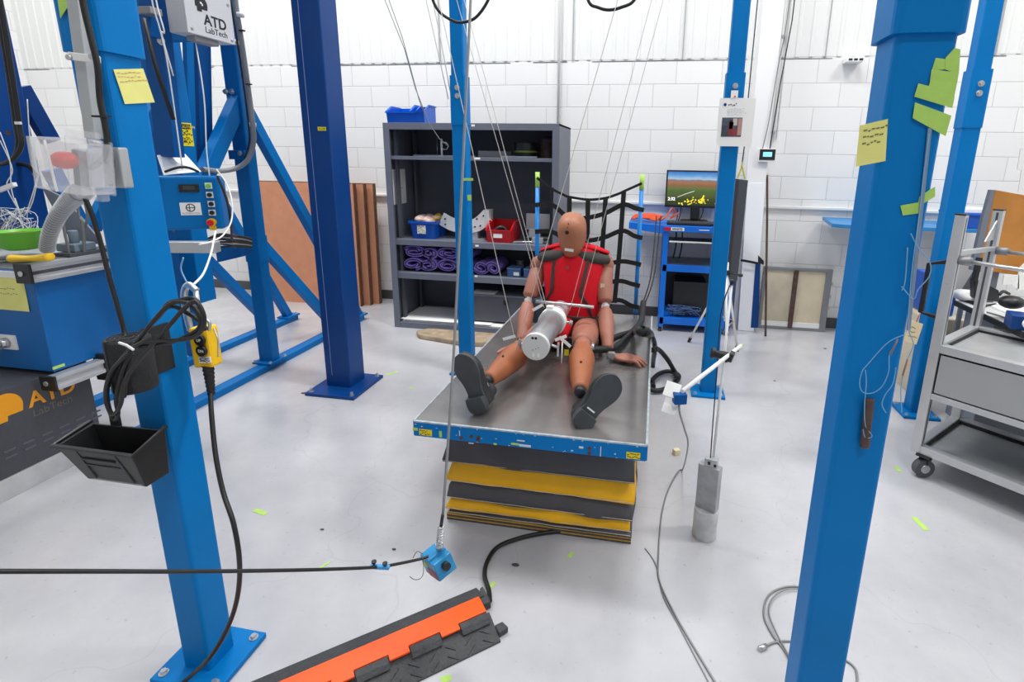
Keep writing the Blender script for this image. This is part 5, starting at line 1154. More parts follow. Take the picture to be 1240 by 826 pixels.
obj('white_spot', MB().prism([(-2.1962, 2.388, 2.238), (-2.1962, 2.396, 2.238), (-2.1962, 2.404, 2.230), (-2.1962, 2.404, 2.222), (-2.1962, 2.396, 2.222), (-2.1962, 2.396, 2.230), (-2.1962, 2.388, 2.230)], (.0006, 0, 0)), M['paper'], ld)
obj('cable_gland', MB().box(-2.27, -2.22, 2.36, 2.5, 2.06, 2.085), mat('gland_plate', '#8c8f94', .5), b, .003)
obj('top_gland', MB().cyl((-2.24, 2.46, 2.40), (-2.24, 2.46, 2.46), .03, n=20), M['blackp'], b)
obj('mounting_arm', bx(-2.66, -2.30, 2.62, 2.66, 2.12, 2.16).box(-2.31, -2.28, 2.5, 2.66, 2.12, 2.16), M['rig'], b, .003)
obj('drop_cable', MB().tube([(-2.26, 2.40, 2.06), P(244, 95, Y=2.38), P(248, 130, Y=2.38), P(250, 180, Y=2.38), P(254, 215, Y=2.38)], .003, 8, 5), M['white'], b)
# conduit on the near upright
cd_ = thing('flex_conduit', 'grey plastic conduit down the rig upright, bending left at the bottom', 'conduit', tuple(P(300, 100, Y=3.15)))
cpts = [P(279, -30, Y=3.12), P(286, 10, Y=3.12), P(294, 60, Y=3.12), P(301, 110, Y=3.12), P(306, 150, Y=3.1), P(307, 172, Y=3.1), P(301, 192, Y=3.08), P(288, 203, Y=3.04), P(268, 207, Y=2.95), P(245, 205, Y=2.8)]
obj('tube', MB().tube([cpts[0] + (cpts[0] - cpts[1]) * 3] + cat(cpts, 6), .0155, 12), M['conduit'], cd_)
for px, py in ((291, 18), (306, 151)): q = P(px, py, Y=3.11); obj('clamp', MB().cyl(q - V((0, 0, .012)), q + V((0, 0, .012)), .021, n=16), M['white'], cd_)
for px, py in ((293, 37), (301.5, 102), (305, 180), (288, 203)): q = P(px, py, Y=3.11); obj('cable_tie', MB().cyl(q - V((0, 0, .003)), q + V((0, 0, .003)), .0185, n=14), M['black'], cd_)
obj('black_cable', MB().tube([cpts[0] + V((-.03, 0, .3))] + cat([p + V((-.022, -.01, .0)) for p in cpts[:7]], 5), .006, 8), M['cable'], cd_)
# blue control panel
EX = V((.86, .51, 0)).normalized(); EY = V((-.51, .86, 0)).normalized(); Rp = Matrix((EX, EY, V(ZU))).transposed()
pb_ = P(268, 246, Y=2.32)                                  # middle of the right edge
O_ = pb_ - EX * .20
cpn = thing('control_box', 'blue control panel box with display, four buttons and red emergency stop', 'control panel', tuple(O_))
obj('box', MB().obox(O_ + EY * .07, (.40, .14, .262), Rp), M['rig'], cpn, .012)
at_ = lambda u, v, o=0: O_ + EX * u - EY * o + V((0, 0, v))
def onp(name, u, v, w, h, o0, o1, m_, par=cpn, bev=0, **k): return obj(name, MB().obox(at_(u, v, (o0 + o1) / 2), (w, abs(o1 - o0), h), Rp), m_, par, bev, **k)
def uv(px, py):
    c = V((0, 0, CAMH)); d_ = P(px, py, Y=1) - c; t_ = (O_ - c).dot(EY) / d_.dot(EY); h = c + d_ * t_ - O_
    return h.dot(EX), h.z
u, v = uv(229, 228); dp = onp('display', u, v, .085, .038, 0, .006, M['blackp'], bev=.002)
obj('readout', MB().obox(at_(u, v + .003, .0065), (.05, .001, .018), Rp), mat('dim_display', '#3a4144', .4), dp)
u, v = uv(231, 253); st_ = onp('maker_sticker', u, v, .088, .062, 0, .001, M['paper'])
obj('round_emblem', MB().loft([[at_(u + rr * cos(a * pi / 16), v + .006 + rr * sin(a * pi / 16), o) for a in range(32)] for rr, o in ((.020, .0012), (.020, .002), (.016, .002), (.016, .0012))], cap=False), M['ink'], st_)
obj('emblem_spokes', MB().obox(at_(u, v + .006, .0016), (.036, .001, .003), Rp).obox(at_(u - .004, v + .006, .0016), (.003, .001, .034), Rp), M['ink'], st_)
obj('lettering', text_mb('AUTOMATION', .0115, tuple(at_(u - .038, v - .026, .0014)), EX, ZU, .0005), mat('grey_print', '#8a8f95', .7), st_)
for k, (px, py, mm) in enumerate(((252.5, 225, 'greenp'), (254, 236, 'blackp'), (256, 247, 'white'), (257, 257.5, 'white'))):
    u, v = uv(px, py); s_ = onp('button_plate', u, v, .03, .030, 0, .002, M['paper'])
    obj('button', MB().cyl(at_(u, v, .002), at_(u, v, .012), .0105, n=20), M[mm], s_, label='green button' if k == 0 else None) if k < 2 else obj('selector_knob', MB().cyl(at_(u, v, .002), at_(u, v, .008), .011, n=20).obox(at_(u, v, .012), (.02, .010, .007), Rp @ Matrix.Rotation(-.5, 3, 'Y')), M['blackp'], s_)
u, v = uv(257, 269); es = obj('emergency_stop', MB().cyl(at_(u, v, 0), at_(u, v, .022), .020, n=24), M['yelp'], cpn, label='yellow collar of the stop button')
obj('mushroom_button', MB().cyl(at_(u, v, .022), at_(u, v, .040), .012, .016, n=24), M['redp'], es)
onp('yellow_plate', u, v - .03, .03, .022, 0, .002, M['yelp'])
# clutter round the panel: bundle of cables, tray, extrusion
obj('mounting_extrusion', MB().obox(P(228, 299, Y=2.05), (.26, .05, .05), Matrix.Rotation(.25, 3, 'Z')), M['alu'], cpn, .003)
solo('wide_grey_tray', MB().prism([P(190, 188, Y=2.3), P(219, 185, Y=2.45), P(240, 208, Y=2.45), P(198, 212, Y=2.3)], (0, .02, 0)), M['paper'], 'white papers on a tray above the blue control panel', 'tray')
tr_ = thing('cable_tray', 'dark blue cable tray full of black cables behind the control panel', 'cable tray', tuple(P(278, 300, Y=2.8)))
obj('tray', MB().prism([P(260, 299, Y=2.85), P(292, 297, Y=2.98), P(292, 311, Y=2.98), P(263, 318, Y=2.85)], (0, .10, 0)), M['rigdark'], tr_, .003)
for k in range(9):
    r = random.Random(k); obj('cable', MB().tube([P(252 + r.uniform(-3, 3), 288 + k * 1.4, Y=2.78), P(266, 283 + k * 1.9 + r.uniform(-1, 1), Y=2.82), P(282, 285 + k * 1.7, Y=2.86), P(296, 287 + k * 1.5, Y=2.92), P(305, 290 + k * 1.2, Y=2.96)], .0065, 8, 5), M['cable'] if k % 4 != 2 else M['gun'], tr_)
wc = thing('white_cable', 'white cable curving right of the blue control panel down to the hook', 'cable', tuple(P(270, 250, Y=2.2)))
obj('run', MB().tube([P(262, 205, Y=2.3), P(274, 222, Y=2.3), P(281, 245, Y=2.25), P(280, 268, Y=2.2), P(270, 285, Y=2.1), P(255, 293, Y=1.9), P(241, 296, Y=1.8)], .0036, 8, 6), M['white'], wc)
obj('cord', MB().tube([P(261, 280, Y=1.8), P(256, 305, Y=1.6), P(247, 330, Y=1.4), P(236, 343, Y=1.28), P(228, 348, Y=1.22)], .0035, 8, 6), M['white'], wc)
obj('cord', MB().tube([P(222, 312, Y=1.22), P(219, 325, Y=1.22), P(224, 338, Y=1.22), P(229, 346, Y=1.22)], .002, 8, 6), mat('pale_blue_cord', '#8fb7d8', .6), wc)
solo('black_cable', MB().tube([P(200, 208, Y=2.2), P(215, 203, Y=2.2), P(228, 203, Y=2.2), P(240, 208, Y=2.25)], .006, 8, 6), M['cable'], 'black cable lying over the papers above the control panel', 'cable')
solo('black_cable', MB().tube([P(263, 213, Y=2.3), P(274, 240, Y=2.3), P(279, 265, Y=2.3), P(281, 290, Y=2.4)], .006, 8, 6), M['cable'], 'black cable beside the white one right of the control panel', 'cable')

# far left tower
tw = thing('steel_tower', 'dark navy tower at the far left edge with black cables', 'tower', (-3.8, 2.62, 0))
obj('column', bx(-4.05, -3.64, 2.36, 2.6, 0, 4.2), M['navy'], tw, .005)
obj('face_bar', MB().box(-3.95, -3.90, 2.345, 2.36, 0, 4.2), M['rigdark'], tw)
obj('brace', MB().rect([P(24, 105, Y=2.65), P(62, 172, Y=2.75)], .05, .09, up=(0, 1, 0)), M['navy'], tw, .003)
obj('brace', MB().rect([P(62, 205, Y=2.9), P(128, 330, Y=3.1)], .06, .09, up=(0, 1, 0)), M['rig'], tw, .003)
for k, dx in enumerate((0, 4)): obj('cable', MB().tube([P(-14 + dx, -60, Y=2.33), P(0 + dx, 25, Y=2.33), P(12 + dx, 100, Y=2.33), P(19 + dx, 150, Y=2.33), P(22 + dx, 175, Y=2.32), P(16, 192, Y=2.32), P(0, 199, Y=2.32), P(-20, 199, Y=2.32)], .012, 10, 5), M['cable'], tw)
obj('cable', MB().tube([P(-10, 198, Y=2.5), P(20, 198, Y=2.5), P(38, 203, Y=2.5), P(46, 216, Y=2.5)], .013, 10, 5), M['cable'], tw)
obj('cable_clip', MB().obox(P(22, 149, Y=2.32), (.035, .01, .014)), M['white'], tw)
obj('red_knob', MB().cyl(P(10, 161, Y=2.35), P(10, 161, Y=2.32), .012, n=12), M['rust'], tw)
obj('grey_bracket', MB().prism([P(50, 226, Y=2.5), P(78, 240, Y=2.5), P(128, 300, Y=2.5), P(90, 300, Y=2.5)], (0, .01, 0)), M['wbpaint'], tw)
obj('white_strip', MB().rect([P(35, 165, Y=2.5), P(43, 212, Y=2.5)], .03, .01, up=(0, 1, 0)), M['white'], tw)

# ------------------------------------------------------------------ blue machine bench, left edge
def build_bench():
    t = thing('machine_bench', 'blue machine housing with aluminium rails at the left edge', 'machine', (-3.4, 2.4, 0))
    obj('housing', bx(-4.3, -2.74, 1.84, 2.34, .52, 1.0), mat('deep_blue_housing', '#0062a8', .4, 0, .08, 3), t, .006)
    obj('front_strip', bx(-4.3, -2.74, 1.835, 1.84, .97, 1.0), M['white'], t)
    def rail(name, z0, z1, y0, y1):
        r = obj(name, MB().prism([(-2.74, y0, z0), (-2.69, y0, z0), (-2.69, y0, z0 + .018), (-2.70, y0, z0 + .022), (-2.70, y0, z1 - .022), (-2.69, y0, z1 - .018), (-2.69, y0, z1), (-2.74, y0, z1)], (0, y1 - y0, 0)), M['alu'], t, .002)
        obj('groove', bx(-2.7005, -2.699, y0, y1, z0 + .034, z1 - .034), M['panel'], r)
        c = obj('end_cap', bx(-2.775, -2.688, y0 - .012, y0, z0 - .004, z1 + .002), M['blackp'], t, .003)
        obj('cap_screw', MB().cyl((-2.735, y0 - .013, (z0 + z1) / 2), (-2.735, y0 - .018, (z0 + z1) / 2), .012, n=16), M['zinc'], c)
    rail('upper_rail', .962, 1.045, 1.81, 2.34); rail('lower_rail', .448, .516, 1.81, 2.03)
    obj('rail_bracket', bx(-2.76, -2.685, 2.03, 2.05, .40, .54), M['blackp'], t, .003)
    obj('top_channel', bx(-2.80, -2.70, 1.98, 2.34, 1.045, 1.062), M['panel'], t, .002)
    sk = obj('socket_plate', bx(-3.03, -2.915, 1.832, 1.84, .62, .69), M['paper'], t)
    obj('socket', MB().cyl((-2.965, 1.832, .655), (-2.965, 1.80, .655), .024, n=20).cyl((-2.965, 1.80, .655), (-2.965, 1.785, .655), .018, n=20), M['zinc'], sk)
    obj('green_tape', MB().obox(P(71, 444, X=-2.686), (.004, .05, .012)), M['tape'], t)
    obj('top_panel', bx(-4.3, -2.80, 1.86, 2.34, 1.0, 1.008), M['steelgrey'], t)
    n_ = thing('sticky_note', 'yellow lined note on the blue machine housing at the left edge', 'note', (-2.9, 1.83, .82))
    obj('paper', sheet((-3.02, 1.8395, .815), (1, 0, 0), ZU, .225, .165, .0008, .004), M['sticky'], n_)
    obj('handwriting', scribble((-2.95, 1.838, .88), (1, 0, 0), ZU, .14, .05, 2, (0, -1, 0), 8, .003), mat('pencil', '#8f9168', .8), n_)
    b = thing('bowl', 'lime green plastic bowl on the machine bench', 'bowl', (-2.95, 1.95, 1.045))
    cB = P(29, 303, Y=1.98); cB = V((cB.x, 1.98, 1.075))
    obj('shell', MB().loft([[cB + V((r * cos(a * pi / 18), r * sin(a * pi / 18), z)) for a in range(36)] for r, z in ((.055, .0), (.078, .012), (.088, .085), (.092, .088), (.084, .088), (.076, .02), (.05, .006))]), M['greenp'], b)
    obj('contents', MB().cyl(cB + V((0, 0, .06)), cB + V((0, 0, .075)), .08, n=24), M['maroon'], b)
    obj('lettering', text_mb('8011', .04, tuple(cB + V((-.03, -.03, .0765))), (1, 0, 0), (0, 1, .0), .001, .001), M['greenp'], b)
    b.location = cB
    for ch in b.children: ch.location = ORG[b.name] - cB
    q0, q1 = P(14, 313, Y=1.83), P(60, 311, Y=1.83)
    solo('yellow_grip', MB().limb([q0, q0.lerp(q1, .5) + V((0, 0, -.004)), q1], [(.02, .017), (.017, .013), (.022, .018)]), M['yelp'], 'yellow plastic handle lying in front of the green bowl', 'handle')
    hs = thing('corrugated_hose', 'grey ribbed flexible hose curving down behind the clear switch cover', 'hose', tuple(P(60, 300, Y=1.7)))
    pts = cat([P(57, 301, Y=1.95), P(60, 284, Y=1.9), P(70, 262, Y=1.75), P(84, 244, Y=1.5), P(98, 232, Y=1.25)], 14)
    obj('ribbed_tube', MB().tube(pts, .024, 14, scale=[1 + .16 * (i % 2) for i in range(len(pts))]), M['conduit'], hs)
    hp2 = cat([P(57, 301, Y=1.95), P(60, 284, Y=1.9), P(70, 262, Y=1.75), P(84, 244, Y=1.5), P(98, 232, Y=1.25)], 90)
    hx = []
    for i, p_ in enumerate(hp2):
        t_ = (hp2[min(i + 1, len(hp2) - 1)] - hp2[max(i - 1, 0)]).normalized(); u_ = t_.cross(V((0, 1, 0))).normalized(); w_ = t_.cross(u_); a_ = i * pi / 6
        hx.append(p_ + (u_ * cos(a_) + w_ * sin(a_)) * .0265)
    obj('spiral_rib', MB().tube(hx, .0038, 6), mat('pale_hose_rib', '#b9bcc0', .45), hs)
    solo('connector_block', MB().box(-2.83, -2.72, 2.02, 2.12, 1.062, 1.10).cyl((-2.78, 2.07, 1.10), (-2.78, 2.07, 1.16), .02, n=14), mat('blue_grey_plug', '#6f7f8c', .5), 'blue grey multi-pin connector on the bench rail', 'connector', .004)
    for k, pp in enumerate((((101, 238), (106, 262), (102, 280)), ((93, 244), (96, 262), (100, 272)), ((76, 262), (78, 280), (82, 298)))):
        solo('short_cable', MB().tube([P(x, y, Y=2.1 - .05 * k) for x, y in pp] + [V((P(pp[-1][0], 300, Y=2.1 - .05 * k).x, 2.1 - .05 * k, 1.03))], .006, 8, 6), M['cablegrey'], ('right', 'middle', 'left')[k] + ' of three short grey leads behind the ribbed hose', 'cable')
    # loose white wires and papers
    r = random.Random(5)
    tg = thing('wire_tangle', 'tangle of thin white wires on the machine bench at the left edge', 'wires', (-3.2, 2.2, 1.01))
    for k in range(16):
        pts = [P(r.uniform(-10, 45), r.uniform(250, 292), Y=r.uniform(2.1, 2.3)) for _ in range(5)]
        for p_ in pts: p_.z = max(p_.z, 1.02)
        obj('wire', MB().tube(pts, .0016, 6, 6), M['white'] if k % 3 else M['cablegrey'], tg)
    for pp in (((0, 160), (12, 195), (14, 230), (24, 260), (32, 288)), ((0, 170), (15, 205), (8, 225), (20, 250)), ((46, 210), (38, 240), (28, 262), (18, 240)), ((33, 120), (37, 170), (47, 200), (44, 225), (36, 252), (22, 258))): obj('wire', MB().tube([P(x, y, Y=2.25) for x, y in pp], .0025, 6, 6), M['white'], tg)
    obj('coil', MB().tube([P(8, 262, Y=2.2) + V((.035 * cos(a), 0, .035 * sin(a))) for a in [i * .4 for i in range(18)]], .002, 6), M['white'], tg)
    obj('connector_strip', MB().obox(P(8, 227, Y=2.2), (.12, .02, .02), Matrix.Rotation(-.3, 3, 'Y')), M['white'], tg)
    pg = MB()
    for k in range(4): pg.obox((-3.25 + .09 * k, 2.14 + .01 * k, 1.014 + .008 * k), (.42, .34, .006), Matrix.Rotation(.2 * k - .2, 3, 'Z'))
    solo('plastic_sheets', pg, mat('milky_plastic_sheet', '#c4c8cc', .35), 'milky plastic sheets heaped on the machine bench', 'sheets')
    # dark cabinet below
    c = thing('dark_cabinet', 'dark grey lettered cabinet with silver kick plate under the machine bench', 'cabinet', (-3.3, 1.5, 0))
    obj('body', bx(-4.2, -2.80, .9, 2.03, .10, .50), M['panel'], c, .004)
    obj('kick_plate', bx(-4.2, -2.795, .9, 2.035, 0, .10), M['brushed'], c, .003)
    og = mat('orange_lettering', '#f0a010', .5)
    obj('lettering', text_mb('ATD', .10, (-2.799, 1.755, .375), (0, 1, 0), ZU, .0015, .002), og, c)
    obj('lettering', text_mb('LabTech', .05, (-2.799, 1.76, .325), (0, 1, 0), ZU, .001), mat('dim_lettering', '#6c665c', .6), c)
    logo(c, -2.7995, 1.67, .415, .065, og)
    for k in range(9):
        for j in range(2):
            y = 1.40 + k * .075; z = .19 + j * .03
            obj('slot', MB().rect([(-2.7995, y, z), (-2.7995, y + .045, z)], .004, .008), mat('slot_grey', '#5b5d66', .5), c)
build_bench()

# ------------------------------------------------------------------ things fixed to the left foreground post
FX, FY = -1.237, 1.055
def build_post_fittings():
    st = thing('strut_channel', 'galvanised strut channel clamped to the left foreground post', 'channel', tuple(P(105, 175, Y=1.03)))
    a, b = P(89, -60, Y=1.0), P(113, 163, Y=1.0)
    a = V((-1.318, 1.025, 2.4)); b = V((-1.300, 1.025, 1.545))
    pa, pb = P(90, -20, Y=1.035), P(114, 168, Y=1.035)
    obj('channel', MB().rect([pa + (pa - pb) * 1.0, pb], .030, .02, up=(0, 1, 0)), M['galv'], st, .002)
    q = P(102, 70, Y=1.015); cl = obj('clamp', MB().obox(q, (.075, .01, .016), Matrix.Rotation(.12, 3, 'Y')), M['white'], st, .002)
    for dx in (-.03, .03): obj('screw', MB().cyl(q + V((dx, -.005, 0)), q + V((dx, -.011, 0)), .006, n=12), M['zinc'], cl)
    solo('green_tape_flag', MB().prism([P(69, -4, Y=1.04), P(86, -4, Y=1.04), P(82, 8, Y=1.04), P(73, 22, Y=1.04)], (0, .001, 0)), M['tape'], 'green tape flag at the top left of the left foreground post', 'tape')
    n_ = thing('sticky_note', 'yellow note with red writing on the left foreground post', 'note', tuple(P(160, 105, X=-1.234)))
    c0, c1, c2, c3 = [P(x, y, X=-1.2345) for x, y in ((137, 84), (173, 83), (187, 124), (151, 126))]
    obj('paper', MB().prism([c3, c2, c1, c0], (.001, 0, 0)), M['sticky'], n_)
    obj('handwriting', scribble(c0.lerp(c3, .4) + V((.0012, 0, 0)), (c1 - c0), (c0 - c3), (c1 - c0).length, (c0 - c3).length * .35, 3, (1, 0, 0), 12, .0016), mat('faint_red_pen', '#d99a7a', .8), n_)
    eb = thing('junction_box', 'galvanised electrical box on the left foreground post', 'junction box', (-1.27, 1.02, 1.44))
    q0, q1 = P(113, 178, Y=1.035), P(154, 228, Y=1.035)
    obj('cover', bx(q0.x, q1.x, 1.03, 1.054, q1.z, q0.z), M['galv'], eb, .004)
    for u, v in ((.5, .28), (.72, .62)): obj('knockout', MB().cyl((q0.x + (q1.x - q0.x) * u, 1.0305, q1.z + (q0.z - q1.z) * v), (q0.x + (q1.x - q0.x) * u, 1.0285, q1.z + (q0.z - q1.z) * v), .012, n=20), M['zinc'], eb)
    for u, v in ((.12, .9), (.5, .62), (.5, .08)): obj('cover_screw', MB().cyl((q0.x + (q1.x - q0.x) * u, 1.0305, q1.z + (q0.z - q1.z) * v), (q0.x + (q1.x - q0.x) * u, 1.027, q1.z + (q0.z - q1.z) * v), .0035, n=12), M['ink'], eb)
    obj('wall_plug', MB().cyl(P(116, 170, Y=1.02), P(116, 176, Y=1.02), .012, n=14), M['zinc'], eb)
    # emergency switch under a clear cover
    es = thing('covered_switch', 'orange mushroom switch under a clear hinged cover on the left post', 'switch', (-1.34, .97, 1.43))
    B0, B1 = P(46, 230, Y=.93), P(90, 170, Y=.93)
    x0, x1, z0, z1 = B0.x, B1.x, B0.z - .002, B1.z
    cv = MB()
    Rz = Matrix.Rotation(.12, 3, 'Y')
    cx, cz = (x0 + x1) / 2, (z0 + z1) / 2; w, h = x1 - x0, z1 - z0
    for (c, s_) in (((0, -.0, 0), (w, .003, h)), ((-w / 2, .035, 0), (.003, .07, h)), ((w / 2, .035, 0), (.003, .07, h)), ((0, .035, h / 2), (w, .07, .003)), ((0, .035, -h / 2), (w, .07, .003))):
        cv.obox(V((cx, .93, cz)) + Rz @ V(c), s_, Rz)
    obj('clear_cover', cv, M['clear'], es, .003)
    obj('cover_flange', MB().obox(V((cx, 1.0, cz)), (w + .004, .006, h + .012), Rz), M['clear'], es, .003)
    obj('hinge', MB().obox(V((cx + .015, .985, cz + h / 2 + .012)), (w * .6, .02, .02), Rz), M['clear'], es, .004); obj('hinge', MB().obox(V((cx + .01, .985, cz - h / 2 - .012)), (w * .6, .02, .018), Rz), M['clear'], es, .004)
    obj('side_latch', MB().obox(V((cx + w / 2 + .004, .96, cz - .004)), (.010, .03, h * .8), Rz), M['clear'], es, .004)
    obj('ridge', MB().obox(V((cx - .008, .926, cz)), (.003, .004, h), Matrix.Rotation(-.05, 3, 'Y')), M['white'], es)
    obj('switch_body', MB().obox(V((cx + .004, .99, cz - .005)), (.045, .03, h * .75), Rz), M['steelgrey'], es, .004)
    q = P(78, 194, Y=.955); obj('mushroom_head', MB().ell(q, (.030, .022, .019)), M['orangeK'], es); obj('switch_stem', MB().cyl(q, q + V((0, .03, 0)), .011, n=16), M['orangeK'], es)
    solo('grey_label_plate', MB().obox(P(58, 213, Y=.94), (.018, .001, .014), Rz), mat('grey_plate', '#8e9096', .5), 'small grey plate behind the clear switch cover', 'plate')
    # black cable down the post, then the long diagonal one
    sleeve([P(93, -60, Y=1.0), P(100, 0, Y=1.0), P(110, 45, Y=1.0), P(118, 80, Y=1.0), P(121, 120, Y=1.0), P(127, 150, Y=1.0), P(130, 172, Y=1.0), P(126, 190, Y=.99), P(116, 200, Y=.985), P(108, 204, Y=.98)], .0062, 'black_cable', 'thick black cable from the top edge to the clear switch cover', 'cable', 'cable')
    solo('cable_tie', MB().obox(P(123, 141, Y=1.0), (.035, .016, .004)), M['black'], 'black cable tie round the cable beside the yellow note', 'cable tie')
    sleeve([P(103, 240, Y=1.0), P(112, 262, Y=1.0), P(122, 295, Y=1.0), P(132, 335, Y=1.0), P(142, 370, Y=1.0), P(150, 400, Y=1.0), P(152, 412, Y=.99)], .0052, 'black_cable', 'black cable falling from the clear switch cover to the black roll', 'cable', 'cable')
    # roll of black hook tape round the post
    rl = thing('black_tape_roll', 'thick roll of black hook tape hung on the left foreground post', 'roll', (-1.30, .99, .98))
    c = P(156, 408, Y=.99); r = .046
    obj('roll', MB().cyl((c.x, .985, c.z - .130), (c.x, .985, c.z), r, n=36), mat('black_hook_tape', '#26272a', .8, 0, .2, 60, .3, 120), rl, .003)
    obj('tape_tail', MB().rect(cat([(c.x - .01, .985 - r, c.z - .06), (c.x + .03, 1.0, c.z - .06), (FX - .006, 1.035, c.z - .06), (FX + .002, 1.05, c.z - .06), (FX + .003, 1.10, c.z - .06)], 4), .004, .125, up=ZU), mat('black_hook_tape_b', '#232427', .8), rl)
    for k in range(4): obj('winding', MB().tube([(c.x + (r - .006 - k * .009) * cos(a * pi / 12), .985 + (r - .006 - k * .009) * sin(a * pi / 12), c.z + .001) for a in range(25)], .0012, 6), M['panel'], rl)
    # coiled control cable
    cc = thing('coiled_cable', 'loops of black control cable tied beside the left foreground post', 'cable', tuple(P(170, 420, Y=.93)))
    loops = [((160, 424), (135, 450), (128, 480), (136, 502), (146, 490), (150, 465), (165, 440), (200, 400), (225, 372), (238, 366), (247, 385), (240, 405), (215, 412), (180, 412), (160, 422)),
             ((162, 420), (150, 445), (141, 480), (143, 500), (139, 508), (132, 495), (130, 470), (142, 442), (165, 415), (195, 378), (212, 366), (232, 370), (243, 388), (236, 402), (205, 415), (170, 420)),
             ((160, 428), (155, 450), (150, 480), (152, 470), (150, 440), (170, 410), (190, 385), (206, 371), (225, 378), (243, 390), (250, 400)),
             ((163, 418), (175, 402), (195, 380), (203, 368), (215, 364), (235, 362), (244, 378), (243, 395), (228, 408))]
    for k, lp in enumerate(loops): obj('loop', MB().tube([P(x, y, Y=.92 + .008 * k) for x, y in lp], .0048, 10, 6), M['cable'], cc)
    obj('white_tie', MB().rect([P(144, 415, Y=.905), P(153, 418, Y=.905), P(162, 424, Y=.905)], .004, .004), M['white'], cc)
    # hook and pendant
    hk = thing('lifting_hook', 'long steel hook hanging by the white cord, right of the left post', 'hook', tuple(P(230, 370, Y=1.2)))
    obj('body', MB().tube([P(238, 352, Y=1.2), P(228, 345, Y=1.2), P(223, 356, Y=1.2), P(226, 380, Y=1.2), P(231, 400, Y=1.2)], .009, 12, 8), M['zinc'], hk)
    obj('gate', MB().tube([P(237, 352, Y=1.2), P(240, 372, Y=1.2), P(243, 392, Y=1.2)], .007, 12), M['zinc'], hk)
    pd = thing('pendant_control', 'yellow two-button pendant control hanging right of the left post', 'pendant control', tuple(P(250, 425, Y=1.15)))
    Yp = 1.12; tp, bt = P(243, 398, Y=Yp), P(251, 447, Y=Yp); ax_ = (bt - tp).normalized(); sx = V((1, 0, .12)).normalized(); sy = ax_.cross(sx)
    Rr = Matrix((sx, -sy, -ax_)).transposed()
    mid = tp.lerp(bt, .5); Ln = (bt - tp).length
    obj('housing', MB().obox(mid + V((-.014, .02, 0)), (.060, .04, Ln), Rr), M['yelp'], pd, .008)
    for k, f in enumerate((.26, .52)):
        q = tp.lerp(bt, f) + V((.0, -.004, 0)); b_ = obj('button', MB().cyl(q, q + V((0, -.008, 0)), .0145, n=24), M['blackp'], pd)
        obj('mark', text_mb(('UP', 'DN')[k], .011, tuple(q + V((-.007, -.0085, -.003))), (1, 0, 0), ZU, .0004), M['paper'], b_)
    q = tp.lerp(bt, .76); lb = obj('rating_label', MB().obox(q + V((0, -.0025, 0)), (.036, .002, .017), Rr), M['paper'], pd)
    obj('print', scribble(q + V((-.016, -.004, -.007)), (1, 0, 0), ZU, .032, .014, 3, (0, -1, 0), 2, .002), M['ink'], lb)
    pts = [P(252, 443, Y=Yp + .01), P(256, 478, Y=Yp + .01)]
    sr = MB(); n = 22
    sr.tube([pts[0].lerp(pts[1], i / n) for i in range(n + 1)], .0125, 14, scale=[(1.12 - .4 * i / n) * (1.1 if i % 3 == 0 else .94) for i in range(n + 1)]); obj('strain_relief', sr, M['black'], pd)
    wl = MB().tube([P(259, 398, Y=Yp), P(264, 412, Y=Yp - .01), P(264, 432, Y=Yp - .01)], .002, 6, 6); obj('wire_lanyard', wl, M['zinc'], pd)
    obj('hanger_eye', MB().tube([P(247, 398, Y=Yp), P(250, 388, Y=Yp), P(254, 392, Y=Yp), P(253, 400, Y=Yp)], .004, 8, 6), M['zinc'], pd)
    obj('pendant_cable', MB().tube([P(255, 474, Y=Yp + .01), P(256, 500, Y=1.1), P(261, 550, Y=1.06), P(270, 595, Y=1.03), P(283, 635, Y=1.0), P(290, 680, Y=.99), P(288, 720, Y=1.0), P(277, 757, Y=1.0), P(255, 795, Y=.99), P(225, 824, Z=.03), P(195, 850, Z=.008), P(150, 880, Z=.008)], .0062, 12, 7), M['cable'], pd)
    # black bin on the post
    bn = thing('black_bin', 'open black plastic bin hooked on the left foreground post', 'bin', (-1.40, 1.0, .69))
    F = [P(66, 537, Y=.93), P(155, 539, Y=.93), P(172, 581, Y=.95), P(90, 577, Y=.95)]
    x0, x1 = -1.52, -1.325
    T = [P(66, 537, Y=.92), P(160, 539, Y=.92), P(177, 520, Y=1.05), P(118, 505, Y=1.13)]
    zt = F[0].z; zb = zt - .105
    xl, xr = P(66, 537, Y=.92).x, P(157, 539, Y=.92).x
    th = .005; yb = 1.012; yf = .92
    sh = MB()
    sh.prism([(xl, yf, zt), (xr, yf, zt), (xr - .012, yf + .03, zb), (xl + .035, yf + .03, zb)], (0, th, 0))
    sh.prism([(xl, yf, zt), (xl + .035, yf + .03, zb), (xl + .035, yb, zb), (xl, yb, zt + .014)], (th, 0, 0))
    sh.prism([(xr, yf, zt), (xr - .012, yf + .03, zb), (xr - .012, yb, zb), (xr, yb, zt + .03)], (-th, 0, 0))
    sh.prism([(xl, yb, zt + .014), (xr, yb, zt + .02), (xr - .012, yb, zb), (xl + .035, yb, zb)], (0, -th, 0))
    sh.prism([(xl + .035, yf + .03, zb), (xr - .012, yf + .03, zb), (xr - .012, yb, zb), (xl + .035, yb, zb)], (0, 0, th))
    obj('shell', sh, M['blackp'], bn, .001)
    obj('rim', MB().rect([(xl - .004, yb, zt + .02), (xl - .004, yf - .002, zt + .002), (xr + .004, yf - .002, zt + .002), (xr + .004, yb, zt + .03)], .010, .006), M['blackp'], bn)
    for xx in (xl + .055, xr - .055): obj('front_rib', MB().rect([(xx, yf + .003, zt - .006), (xx + .012, yf + .026, zb + .01)], .006, .005, up=(0, -1, 0)), M['panel'], bn)
